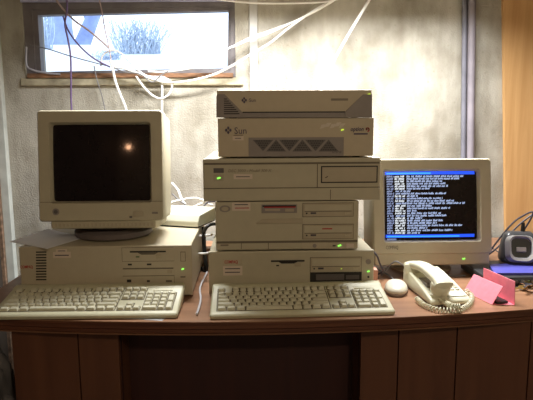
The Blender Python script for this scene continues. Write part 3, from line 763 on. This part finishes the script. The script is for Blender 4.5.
def make_keyboard(label, loc, rz):
    t = thing('keyboard', label, 'keyboard', loc, rz, None)
    prof = [(.0, .001), (-.002, .008), (.0, .0115), (.006, .0142), (.018, .0155), (.128, kb_z(.128)), (.131, kb_z(.128)+.0035), (.150, kb_z(.150)+.002), (KB_D, kb_z(.15)-.002), (KB_D, .022), (.10, .001)]
    bm = prism(bmesh.new(), prof, 0, -KB_W/2, KB_W/2)
    # rounded plan corners
    bmesh.ops.bevel(bm, geom=[e for e in bm.edges if abs(abs(e.verts[0].co.x)-KB_W/2) < 1e-6 and abs(e.verts[0].co.x-e.verts[1].co.x) < 1e-6], offset=.006, segments=3, profile=.5, affect='EDGES')
    for v in bm.verts:                       # sides narrow a little to the back
        v.co.x *= 1-.006*max(0, (v.co.y-.03)/.14)
    obj('keyboard_body', bm, KEYB, t, smooth=True)
    for s in (-1, 1): obj('folding_foot', box(s*.19-.015, s*.19+.015, KB_D-.022, KB_D-.014, 0, .026, bev=.001), KEYB, t)
    sl = math.atan(.20); x0 = -22.5*U/2+.0005
    # dark plates painting the shade in the gaps between the keys
    def gap_plate(a, b, y0, y1):
        M = Matrix.Translation((0, .0240, kb_z(.0240))) @ Matrix.Rotation(sl, 4, 'X')
        obj('key_gap_plate', box(x0+a*U-.001, x0+b*U+.001, y0*RU-.0098, y1*RU-.0080, -.001, .0006, M=M), KEYGAP, t)
    for a, b, y0, y1 in ((0, 15, 0, 5), (15.25, 18.25, 3, 5), (15.25, 18.25, 0, 1), (16.25, 17.25, 1, 2), (18.5, 22.5, 0, 5), (0, 1, 5.35, 6.35), (2, 6, 5.35, 6.35), (6.5, 10.5, 5.35, 6.35), (11, 15, 5.35, 6.35), (15.25, 18.25, 5.35, 6.35)): gap_plate(a, b, y0, y1)
    cache = {}
    for kx, ky, w_, d_ in layout():
        if (w_, d_) not in cache:
            k = obj('key', key_bm(w_, d_), KEYC, t); cache[(w_, d_)] = k.data
        else:
            k = bpy.data.objects.new('key', cache[(w_, d_)]); C.objects.link(k); k.parent = t
        yy = .0240+ky*RU*math.cos(sl)
        k.location = (x0+kx*U, yy, kb_z(yy)+.0004); k.rotation_euler = (sl, 0, 0)
    M = Matrix.Translation((x0+20.5*U, .0240+5.35*RU*math.cos(sl), kb_z(.0240+5.35*RU))) @ Matrix.Rotation(sl, 4, 'X')
    obj('indicator_panel', box(-.026, .026, -.006, .004, -.001, .0012, M=M), KEYC, t)
    return t
kb1 = make_keyboard('beige keyboard in front of the left computer, over the small grey card', (-.4160, 1.2665, .7508), -.014)
def copy_tree(o):
    c = o.copy(); C.objects.link(c)
    for ch in list(o.children):
        d = ch.copy(); C.objects.link(d); d.parent = c
    return c
kb2 = copy_tree(kb1); kb2.location = (.1250, 1.2585, .75); kb2.rotation_euler = (0, 0, .028)
kb1['group'] = kb2['group'] = 'keyboards at the front of the desk'
kb2['label'] = 'beige keyboard in front of the tall computer stack, next to the mouse'

# ------------------------------------------------------------ small things on the left computer
P = [atZ(10, 242, A.z1), atZ(47, 249, A.z1), atZ(84, 238, A.z1), atZ(48, 229, A.z1)]
def sheet(name, P, z0, th, m, label, cat):
    c = sum(P, Vector())/len(P)
    o = obj(name, prism(bmesh.new(), [(p.x-c.x, p.y-c.y) for p in P], 2, 0, th), m, None); o.location = (c.x, c.y, z0)
    return tag(o, label, cat)
sheet('paper_sheet', P, A.z1+.0002, .0014, PAPER, 'pale sheet of card sticking out from under the dark-screened monitor', 'paper')
P = [atZ(122, 318.5), atZ(162, 321.0), atZ(167, 317.0), atZ(128, 314)]
for q in P: q.y = max(q.y, fy(q.x)+.004)
sheet('small_card', P, .7501, .0005, mat('grey_card', (.42, .44, .46), .5), 'small grey card poking out beneath the left keyboard', 'card')

# small white box behind
bxr = thing('adapter_box', 'small off-white sloping box behind the left computer monitor, cables on top', 'box', (-.236, 1.762, A.z1), -.34)
bm = prism(bmesh.new(), [(-.072, .004), (-.070, .020), (-.058, .040), (.066, .048), (.072, .044), (.072, .004)], 0, -.105, .095, bev=.003, seg=2)
obj('housing', bm, mat('off_white_plastic', (.62, .61, .50), .45, var=.02), bxr, smooth=False)
obj('base_plate', box(-.102, .092, -.069, .069, 0, .0045, bev=.001), DARK, bxr)
def wire(name, pts, r, m, label, cat='cable', n=7, group=None):
    P = catmull(pts, 8); c = P[0].copy()
    o = obj(name, tube(bmesh.new(), [p-c for p in P], r, n), m, smooth=True); o.location = c
    return tag(o, label, cat, group)
zt = A.z1+.052
def ab(u, v, y): return atY(u, v, y)
wire('thin_cable', [ab(156, 208, 1.84), ab(166, 204, 1.85), ab(180, 200, 1.88), ab(195, 198, 1.9), ab(206, 201, 1.9), ab(212, 200, 1.92)], .0035, WCABLE, 'white cable arching over the small off-white box')
wire('thin_cable', [ab(172, 183, 2.12), ab(178, 190, 2.08), ab(182, 200, 2.0), ab(188, 207, 1.86), ab(196, 210.5, 1.83)], .0045, WCABLE, 'white cable dropping down the wall onto the off-white box')
wire('thin_cable', [ab(172.5, 194, 2.05), ab(180, 201, 1.95), ab(188, 206, 1.86), ab(195, 210, 1.82)], .0028, GCABLE, 'short grey cable lying across the off-white box')
wire('thin_cable', [ab(173, 209, 1.84), ab(182, 206, 1.86), ab(192, 207, 1.87), ab(203, 203, 1.9), ab(213, 205, 1.9)], .0028, WCABLE, 'thin white cable winding along the off-white box top')
wire('thin_cable', [ab(203, 208, 1.84), ab(205, 204.5, 1.85), ab(209, 202, 1.87), ab(215, 201.5, 1.9)], .0028, DCABLE, 'short black cable curling off the off-white box to the stack')
# cables hanging in the gap between the two computers
wire('thick_cable', [ab(203, 238, 1.62), ab(204.5, 231, 1.61), ab(208, 226, 1.61), ab(213, 224, 1.64), ab(220, 225, 1.70)], .0055, DARK, 'thick black cable curving up beside the off-white box and behind the stack')
wire('hanging_cable', [ab(203.5, 227, 1.72), ab(204, 245, 1.70), ab(205.5, 262, 1.68), ab(206, 272, 1.68), Vector((-.165, 1.70, .757))], .007, DARK, 'black cable hanging in the gap between the two computers')
wire('hanging_cable', [ab(200, 236, 1.66), ab(206, 235.4, 1.64), ab(212, 234.5, 1.62)], .0035, WCABLE, 'short white cable bridging the computers, upper one')
wire('hanging_cable', [ab(199, 253.5, 1.60), ab(205, 253.5, 1.58), ab(211, 252.5, 1.57)], .0035, WCABLE, 'short white cable bridging the computers, lower one')
zc = .7545
wire('desk_cable', [Vector((-.145, 1.66, zc)), Vector((-.152, 1.50, zc)), Vector((-.141, 1.40, zc)), Vector((-.139, 1.335, zc)), Vector((-.140, 1.28, zc))], .0030, mat('clear_cable', (.62, .62, .66), .2), 'pale shiny cable on the desk beside the right keyboard')
# block painting the pinkish reflection between the computers
o = obj('pink_reflection_block', box(-.022, .022, -.02, .02, 0, .055, bev=.003), mat('salmon_reflection', (.62, .36, .26), .5)); o.location = (-.158, 1.79, .75)
tag(o, 'small salmon block painting the pinkish reflection in the gap between the two computers', 'box')

# ------------------------------------------------------------ cables on the window wall
def wc(label, pts, r, m, y=2.15, name='network_cable', ys=None):
    return wire(name, [atY(u, v, (ys[i] if ys else y)) for i, (u, v) in enumerate(pts)], r, m, label, group='cables strung across the window wall')
wc('thick white cable running down from the ceiling behind the stack top', [(374, -8), (362, 12), (350, 32), (338, 53), (326, 75), (318, 100)], .0058, WCABLE, 2.12)
wc('white cable sweeping from the ceiling to the window right jamb, upper of the pair', [(345, -7), (325, 6), (300, 19), (275, 29), (250, 38), (236, 45), (226, 50), (215, 60), (200, 66), (180, 70), (160, 72), (148, 71)], .0040, WCABLE, 2.15)
wc('white cable sweeping from the ceiling to the window right jamb, lower of the pair', [(341, -6), (322, 7), (300, 18.5), (270, 33), (250, 40), (232, 47.5)], .0030, WCABLE, 2.14)
wc('long white cable sagging from the ceiling under the window bottom', [(340, -4), (315, 10), (290, 27), (270, 43), (250, 55), (230, 67), (210, 76), (185, 81.5), (165, 82), (150, 78), (135, 72), (122, 68), (113, 67)], .0046, WCABLE, 2.145)
wc('white cable strung along the wall top right of the window', [(190, -4), (230, 1), (260, 3.2), (295, 3.2), (325, 1.8), (342, -2)], .0034, WCABLE, 2.13)
wc('thick white cable dropping from the window to the dark-screened monitor', [(110, 60), (112.5, 67), (115, 80), (120, 94), (125, 106), (128, 118)], .0052, WCABLE, 2.14)
wc('white cable loop hanging below the window', [(136, 76), (143, 86), (152, 95), (161, 98.5), (169, 94), (172, 86), (168, 79.5), (160, 78.5), (150, 79)], .0042, WCABLE, 2.15)
wc('straight white cable hanging down the wall behind the monitor', [(160.5, 75), (162, 84), (162, 98), (162, 116)], .0045, WCABLE, 2.155)
wc('white cable curled in an arch against the window pane', [(101, 66), (102, 57), (107, 52), (114, 50.5), (122, 54), (130, 62), (138, 70), (148, 76), (165, 77)], .0034, WCABLE, 2.16)
wc('beige cable crossing the window corner diagonally', [(52, -6), (63, 9), (75, 21), (88, 30), (100, 40), (109, 48)], .0036, PKCABLE, 2.14)
wc('purple cable hanging down across the left of the window', [(67, -6), (67, 10), (65, 24), (68, 40), (70.5, 56), (71, 80), (71, 98), (72, 116)], .0036, PCABLE, 2.13)
wc('dark cable sagging across the window towards the cable bunch', [(63, 16), (68, 30), (77, 43), (88, 54), (98, 61), (110, 67)], .0032, PCABLE, 2.15)
wc('thin grey cable crossing the window low and level', [(30, 45), (48, 49), (70, 56), (90, 61.5), (108, 66)], .0022, GCABLE, 2.15)
wc('thin pink cable dropping through the middle of the window', [(98, -6), (102, 12), (105, 30), (109, 48), (112, 66)], .0022, PKCABLE, 2.14)
wc('thin dark cable falling from the window behind the monitor', [(94, 66), (97, 80), (102, 96), (106, 114)], .0022, GCABLE, 2.17)
wc('thin grey cable tangled around the white bunch', [(112, 67), (125, 72), (140, 74), (152, 82), (160, 76), (168, 71)], .0026, GCABLE, 2.14)

# ------------------------------------------------------------ mouse
pm_ = atZ(398, 292.0)
mo = thing('mouse', 'off-white computer mouse between the right keyboard and the telephone', 'mouse', (pm_.x-.004, pm_.y+.006, .75), -.25)
def dome(bm, a, b, h, z0, n=28, m_=10, M=None, nose=.0, e=2.4):
    t = bmesh.new(); rings = []
    for j in range(m_+1):
        f = j/m_; rr = math.cos(f*PI/2)**(.75); z = z0+h*math.sin(f*PI/2)
        ring_ = []
        for k in range(n):
            an = 2*PI*k/n; c, s = math.cos(an), math.sin(an)
            q = (abs(c)**e+abs(s)**e)**(-1/e)
            ring_.append(t.verts.new((a*rr*c*q, b*rr*s*q+nose*f*b, z)))
        rings.append(ring_)
    for r1, r2 in zip(rings, rings[1:]):
        for k in range(n): t.faces.new((r1[k], r1[(k+1) % n], r2[(k+1) % n], r2[k]))
    t.faces.new(rings[0][::-1])
    if (rings[-1][0].co-rings[-1][n//2].co).length < 1e-4: bmesh.ops.remove_doubles(t, verts=rings[-1], dist=1e-4)
    else: t.faces.new(rings[-1])
    merge(bm, t, M); return bm
obj('mouse_base', lathe(bmesh.new(), [(.030, 0), (.032, .004), (.032, .010)], 28, sx=1, sy=1.75), GREYP, mo, smooth=True)
obj('mouse_shell', dome(bmesh.new(), .0315, .0555, .021, .009, nose=-.06), MOUSEM, mo, smooth=True)
obj('button_seam', box(-.0006, .0006, .018, .050, .026, .0305, M=Matrix.Rotation(-.32, 4, 'X')), SEAM, mo)
wire('mouse_cable', [Vector((mo.location.x+.018, mo.location.y+.06, .756)), Vector((.425, 1.60, .754)), Vector((.40, 1.68, .754)), Vector((.36, 1.74, .754)), Vector((.345, 1.86, .754))], .0025, GCABLE, 'grey mouse cable running back under the lit monitor')

# ------------------------------------------------------------ telephone
pf = atZ(447, 306); ph_rz = .10
ph = thing('telephone', 'ivory corded telephone with handset on, in front of the lit monitor', 'telephone', (pf.x+.010, pf.y-.004, .75), ph_rz)
PW, PL = .056, .205
bm = bmesh.new()
t = bmesh.new()
prof = [(0, .004), (.0, .014), (.010, .020), (.10, .040), (PL-.05, .050), (PL-.01, .054), (PL, .046), (PL, .004)]
prism(t, prof, 0, -PW, PW)
bmesh.ops.bevel(t, geom=t.edges[:], offset=.0045, segments=3, profile=.5, affect='EDGES')
for v in t.verts: v.co.x *= 1-.08*(v.co.y/PL)
merge(bm, t)
obj('phone_body', bm, PHONE, ph, smooth=True)
obj('phone_base', box(-PW+.006, PW-.006, .006, PL-.006, 0, .006, bev=.001), GREYP, ph)
sl = math.atan2(.020, .09)
Mk = Matrix.Translation((0, .010, .0205)) @ Matrix.Rotation(sl, 4, 'X')
obj('faceplate', box(-.002, PW-.006, .004, .085, 0, .0018, bev=.0008, M=Mk), mat('bright_ivory', (.74, .74, .62), .3, var=.02), ph)
kp = obj('keypad', box(-.0005, PW-.010, .030, .080, .0015, .0024, bev=.0004, M=Mk), PHONE, ph)
for r in range(4):
    for c in range(3):
        x = .007+c*.015; y = .036+r*.0115
        obj('phone_button', box(x-.005, x+.005, y-.0035, y+.0035, .002, .0052, bev=.0008, M=Mk), MOUSEM, kp)
obj('handset_rest', box(-PW+.008, -.006, .012, .030, .010, .030, bev=.003), PHONE, ph)
obj('speaker_grille', box(-.040, -.018, .065, .120, .030, .0445, bev=.001, M=Matrix.Identity(4)), GREYP, ph)
# handset: curved bar with two cups
hs = [Vector((-.020, .004, .052)), Vector((-.021, .022, .062)), Vector((-.023, .062, .070)), Vector((-.026, .105, .075)), Vector((-.028, .145, .072)), Vector((-.029, .178, .064)), Vector((-.029, .194, .057))]
Pc = catmull(hs, 6); n = len(Pc)
bm = bmesh.new(); prev = None
for i, p in enumerate(Pc):
    f = i/(n-1); tt = (Pc[min(i+1, n-1)]-Pc[max(i-1, 0)]).normalized(); side = Vector((1, 0, 0)); up = side.cross(tt)*1
    e = abs(2*f-1); wd = .0205+.0065*e**3; th = .0115+.003*e**2
    if i in (0, n-1): wd *= .72; th *= .6
    cur = [bm.verts.new(p+side*(wd*math.copysign(abs(math.cos(a))**.6, math.cos(a)))+up*(th*math.copysign(abs(math.sin(a))**.7, math.sin(a)))) for a in [2*PI*k/20 for k in range(20)]]
    if prev:
        for k in range(20): bm.faces.new((prev[k], prev[(k+1) % 20], cur[(k+1) % 20], cur[k]))
    else: bm.faces.new(cur[::-1])
    prev = cur
bm.faces.new(prev)
hand = obj('handset', bm, PHONE, ph, smooth=True)
for y, z, ang in ((.024, .044, .35), (.174, .052, -.4)):
    M = Matrix.Translation((-.021 if y < .1 else -.032, y, z)) @ Matrix.Rotation(ang, 4, 'X')
    obj('ear_cup' if y > .1 else 'mouth_cup', lathe(bmesh.new(), [(.016, -.016), (.0235, -.011), (.0265, .004), (.0250, .014), (.017, .021)], 24, M), PHONE, hand, smooth=True)
# coiled cord (part of the telephone)
def helix(bm, path, R, r, turns):
    P = catmull(path, 14); L_ = [0]
    for a, b in zip(P, P[1:]): L_.append(L_[-1]+(b-a).length)
    tot = L_[-1]; out = []; N = turns*9
    for i in range(N+1):
        s = tot*i/N; j = 0
        while j < len(L_)-2 and L_[j+1] < s: j += 1
        f = (s-L_[j])/max(1e-9, L_[j+1]-L_[j]); p = P[j].lerp(P[j+1], f); tt = (P[j+1]-P[j]).normalized()
        a = tt.cross(Vector((0, 0, 1))).normalized(); b = a.cross(tt); an = 2*PI*turns*i/N
        out.append(p+(a*math.cos(an)+b*math.sin(an))*R)
    return tube(bm, out, r, 6)
inv = (Matrix.Translation(ph.location) @ Matrix.Rotation(ph_rz, 4, 'Z')).inverted()
def ploc(u, v, z): return inv @ atZ(u, v, z)
path = [ploc(417, 299, .758), ploc(424, 305, .757), ploc(436, 309.5, .757), ploc(448, 310.5, .757), ploc(460, 309.5, .757), ploc(469.5, 304, .757), ploc(471.5, 296, .758), ploc(465, 290, .765)]
obj('coiled_cord', helix(bmesh.new(), path, .0062, .0018, 36), PHONE, ph, smooth=True)
path = [ploc(441, 299.5, .770), ploc(446, 303, .766), ploc(452, 306, .766), ploc(461, 306.5, .766)]
obj('coiled_cord', helix(bmesh.new(), path, .0062, .0018, 12), PHONE, ph, smooth=True)

# ------------------------------------------------------------ pink folded card case
root = atZ(503, 305)
pk = thing('folded_case', 'pink folded card case standing open beside the telephone', 'case', (root.x, root.y, .75))
r_ = pk.location
BLf, BRf = atZ(492, 305), atZ(515, 305.5)
BLb = atZ(466, 288); axis = Vector((BLb.x-BLf.x, BLb.y-BLf.y, 0)); axis = Vector((-.028, .118, 0))
TLf = atY(503, 286.5, BLf.y+.004); TRf = atY(515.5, 281.5, BRf.y+.002)
def panel4(a, b, ax, th, nrm):
    bm = bmesh.new(); V = []
    for off in (Vector(), nrm*th):
        V.append([bm.verts.new(p-r_+off) for p in (a, b, b+ax, a+ax)])
    bm.faces.new(V[0]); bm.faces.new(V[1][::-1])
    for i in range(4): bm.faces.new((V[0][i], V[0][(i+1) % 4], V[1][(i+1) % 4], V[1][i]))
    bmesh.ops.bevel(bm, geom=bm.edges[:], offset=.0006, segments=1, affect='EDGES')
    return bm
BLf.z = BRf.z = .7503
obj('left_flap', panel4(BLf, TLf, axis, .0018, Vector((.9, .3, -.3))), PINK, pk)
obj('right_flap', panel4(BRf, TRf, axis+Vector((.004, .018, 0)), .0018, Vector((-.95, -.3, 0))), PINK, pk)
obj('bottom_flap', panel4(BLf, BRf, axis, .0018, Vector((0, 0, 1))), PINK, pk)
cpos = (BLf+BRf)/2+axis*.28
o = obj('dark_insert', box(-.017, .017, -.03, .03, 0, .006, bev=.0015, M=Matrix.Translation(cpos-r_+Vector((.001, 0, .0025))) @ Matrix.Rotation(math.atan2(axis.y, axis.x)-PI/2, 4, 'Z')), DARK, pk)

# ------------------------------------------------------------ black box, blue folder, cordless cradle, keys
bb = thing('equipment_box', 'flat black equipment box under the blue folder at the right', 'box', (.825, 1.575, .75))
obj('housing', box(-.145, .16, -.095, .10, .003, .028, bev=.003), mat('matt_black_metal', (.035, .035, .037), .4, var=.2), bb)
for x in (-.12, .13):
    for y in (-.075, .08): obj('foot', lathe(bmesh.new(), [(.008, 0), (.008, .004)], 10, Matrix.Translation((x, y, 0))), DARK, bb)
obj('front_panel', box(-.12, .14, -.0975, -.094, 0.008, .023, bev=.001), SLOT, bb)
for i in range(6):
    obj('port', box(-.105+i*.03, -.085+i*.03, -.0985, -.0965, .010, .020), GREYD, bb)
obj('status_light', box(-.025, -.020, -.0995, -.0970, .016, .019), DIML, bb)
tb_ = .778
P = [atZ(489, 268.5, tb_), atZ(560, 272, tb_), atZ(560, 262, tb_), atZ(500, 263.5, tb_)]
P = [Vector((.712, 1.502, 0)), Vector((.985, 1.492, 0)), Vector((.985, 1.61, 0)), Vector((.74, 1.60, 0))]
sheet('blue_folder', P, tb_+.0002, .007, BLUE, 'blue folder lying on the flat black box, below the cordless cradle', 'folder')
zc_ = tb_+.0074
pc = atZ(526, 264, zc_)
cr = thing('charging_cradle', 'silver and black cordless phone charging cradle on the blue folder', 'cradle', (pc.x-.003, pc.y+.040, zc_), -.22)
t = bmesh.new(); rings = []
for z, a, b, oy in ((0, .058, .042, 0), (.008, .061, .045, 0), (.030, .058, .038, .004), (.060, .053, .028, .010), (.082, .046, .020, .014), (.092, .036, .012, .017)):
    rings.append([t.verts.new((x, y+oy, z)) for x, y in rrect(a*2, b*2, min(a, b)*.75, 5)])
for r1, r2 in zip(rings, rings[1:]):
    for k in range(len(r1)): t.faces.new((r1[k], r1[(k+1) % len(r1)], r2[(k+1) % len(r2)], r2[k]))
t.faces.new(rings[0][::-1]); t.faces.new(rings[-1])
obj('cradle_body', t, mat('gunmetal_plastic', (.07, .07, .075), .35, metal=.2), cr, smooth=True)
Mf = Matrix.Translation((-.006, -.0445, .050)) @ Matrix.Rotation(-.34, 4, 'X')
bm = bmesh.new(); ringp = rrect(.070, .078, .022, 5); inn = rrect(.060, .066, .020, 5, 0, .003)
A0 = [bm.verts.new((x, -.004, z)) for x, z in ringp]; A1 = [bm.verts.new((x, .014, z)) for x, z in rrect(.090, .086, .024, 5)]
B0 = [bm.verts.new((x, -.003, z)) for x, z in inn]; B1 = [bm.verts.new((x, .016, z)) for x, z in rrect(.058, .056, .016, 5, 0, .003)]
n = len(A0)
for i in range(n):
    j = (i+1) % n
    bm.faces.new((A0[i], A0[j], B0[j], B0[i])); bm.faces.new((A1[i], A1[j], A0[j], A0[i])); bm.faces.new((B0[i], B0[j], B1[j], B1[i]))
bmesh.ops.transform(bm, matrix=Mf, verts=bm.verts)
obj('front_ring', bm, SILVER, cr, smooth=True, label='silver ring round the pocket')
obj('pocket', prism(bmesh.new(), rrect(.062, .058, .017, 5, 0, .003), 1, .008, .018, M=Mf), DARK, cr, label='black hollow for the handset')
obj('contact_block', box(-.014, .014, -.001, .008, -.010, .004, bev=.001, M=Mf), GREYP, cr)
obj('antenna', lathe(bmesh.new(), [(.007, 0), (.006, .02), (.005, .035)], 14, Matrix.Translation((.012, .022, .086))), DARK, cr, smooth=True)
wire('cradle_cable', [Vector((cr.location.x+.01, cr.location.y+.06, zc_+.03)), ab(533, 214, 1.66), ab(521, 217, 1.68), ab(511, 225, 1.68), ab(500, 238, 1.68), ab(490, 251, 1.67), ab(483, 259, 1.66)], .0030, DCABLE, 'dark cable arching left from the cordless cradle, upper one')
wire('cradle_cable', [ab(545, 206, 1.72), ab(533, 214, 1.73), ab(520, 224, 1.74), ab(510, 234, 1.74), ab(502, 243, 1.72), ab(492, 252, 1.70), ab(478, 261, 1.68)], .0030, DCABLE, 'dark cable behind the cordless cradle, lower one')
wire('cradle_cable', [ab(484, 243, 1.82), ab(492, 248, 1.78), ab(500, 253, 1.74), ab(505, 257, 1.72)], .0022, GCABLE, 'thin grey cable between the lit monitor and the cradle')
o = obj('white_plug', box(-.016, .016, -.008, .008, 0, .012, bev=.003, M=Matrix.Rotation(.2, 4, 'Z')), WCABLE); q = atZ(486, 256.5, .784); o.location = (q.x-.006, q.y-.01, .7845)
o.location = (.693, 1.655, .7783); tag(o, 'small white plug on the black box beside the lit monitor', 'plug')
# keys
kc = atZ(529, 290)
ks = thing('key_bunch', 'bunch of shiny keys on the desk at the right edge', 'keys', (kc.x, kc.y, .75))
bm = tube(bmesh.new(), [Vector((.017*math.cos(a), .017*math.sin(a), .010+.003*math.sin(a))) for a in [2*PI*k/24 for k in range(25)]], .0014, 6)
obj('key_ring', bm, CHROME, ks, smooth=True)
for i, (a, z, m_) in enumerate(((2.6, .004, CHROME), (3.3, .010, BRASS), (2.0, .016, CHROME), (4.0, .021, CHROME), (1.2, .013, BRASS))):
    M = Matrix.Rotation(a, 4, 'Z') @ Matrix.Translation((.016, 0, z)) @ Matrix.Rotation(.14-.05*i, 4, 'Y') @ Matrix.Rotation(.25*(i-2)*.6, 4, 'X')
    bm = prism(bmesh.new(), rrect(.022, .021, .008, 4, .004, 0), 2, -.001, .001, M=M)
    prism(bm, [(.012, -.004), (.040, -.004), (.043, 0), (.040, .0035), (.034, .0025), (.031, .0038), (.027, .0024), (.023, .0036), (.012, .0035)], 2, -.0008, .0008, M=M)
    obj('key', bm, m_, ks)
o = obj('small_gadget', dome(bmesh.new(), .020, .028, .022, 0), mat('smoked_plastic', (.05, .05, .045), .15), smooth=True); o.location = (kc.x-.010, kc.y+.062, .75)
tag(o, 'small dark glossy gadget behind the keys at the right edge', 'gadget')

# clutter under the lit monitor: flat grey dish base cable and a block painting the pinkish reflection left of it
o = obj('salmon_reflection_block', box(-.016, .020, -.02, .02, 0, .038, bev=.004), mat('salmon_reflection2', (.62, .33, .24), .5)); o.location = (.358, 1.565, .75)
tag(o, 'small salmon block painting the pinkish reflection between the stack and the lit monitor', 'box')
wire('thin_cable', [ab(372, 250, 1.56), ab(377, 256, 1.55), ab(380, 264, 1.55), ab(383, 271, 1.56), Vector((.385, 1.60, .755))], .0028, DCABLE, 'black cable dropping between the stack and the lit monitor')
wire('thin_cable', [Vector((.40, 1.60, .754)), ab(394, 262, 1.57), ab(402, 264.5, 1.56), ab(410, 268, 1.58), Vector((.50, 1.60, .754)), Vector((.57, 1.59, .754)), Vector((.66, 1.585, .754))], .0024, GCABLE, 'grey cable trailing along the foot of the lit monitor')

# ------------------------------------------------------------ sack at the left end of the desk
t = bmesh.new(); bmesh.ops.create_icosphere(t, subdivisions=5, radius=1)
from mathutils import noise as mnoise
for v in t.verts:
    d = v.co.copy(); k = mnoise.noise(d*2.2)*.16+abs(mnoise.noise(d*5.0))*.12
    v.co = Vector((d.x*.125, d.y*.13, d.z*.32))*(1+k); v.co.z = max(v.co.z, -.315)
o = obj('plastic_sack', t, SACK, smooth=True); o.location = (LX-.150, 1.38, .3151)
zmin = min(v.co.z for v in o.data.vertices); o.location.z = -zmin+.001
tag(o, 'glossy dark plastic sack beside the left end of the desk', 'sack')

# ------------------------------------------------------------ shop light hanging over the back of the desk, just above the picture
fl = thing('shop_light', 'long shaded shop light hanging over the rear of the desk', 'lamp', (SHOP[0], SHOP[1], SHOP[2]))
bm = prism(bmesh.new(), [(-.075, -.012), (-.078, -.012), (-.045, .045), (.045, .045), (.078, -.012), (.075, -.012), (.043, .041), (-.043, .041)], 0, -.62, .62)
obj('reflector', bm, PIPE3, fl)
for s_ in (-1, 1):
    obj('end_cap', prism(bmesh.new(), [(-.078, -.012), (-.045, .045), (.045, .045), (.078, -.012)], 0, s_*.62-.002, s_*.62+.002), PIPE3, fl)
    obj('chain', tube(bmesh.new(), [(s_*.5, 0, .045), (s_*.5, 0, ZT-SHOP[2])], .003, 6), CHROME, fl)
db = thing('reflection_bulb', 'weak orange bulb added behind the viewer for the reflection on the dark screen', 'lamp', (-.7045, -1.395, 1.93))
obj('socket', lathe(bmesh.new(), [(.012, -.02), (.016, 0), (.016, .04), (.004, .05)], 16), DARK, db)
obj('flex', tube(bmesh.new(), [(0, 0, .045), (0, 0, ZT-1.93)], .003, 6), DARK, db)
# bulb in the room
cb = thing('pendant_bulb', 'bare warm bulb hanging from the ceiling behind the viewer', 'lamp', (.55, -.75, 2.10))
obj('socket', lathe(bmesh.new(), [(.012, -.02), (.016, 0), (.016, .04), (.004, .05)], 16), DARK, cb)
obj('flex', tube(bmesh.new(), [(0, 0, .045), (0, 0, ZT-2.10)], .003, 6), DARK, cb)
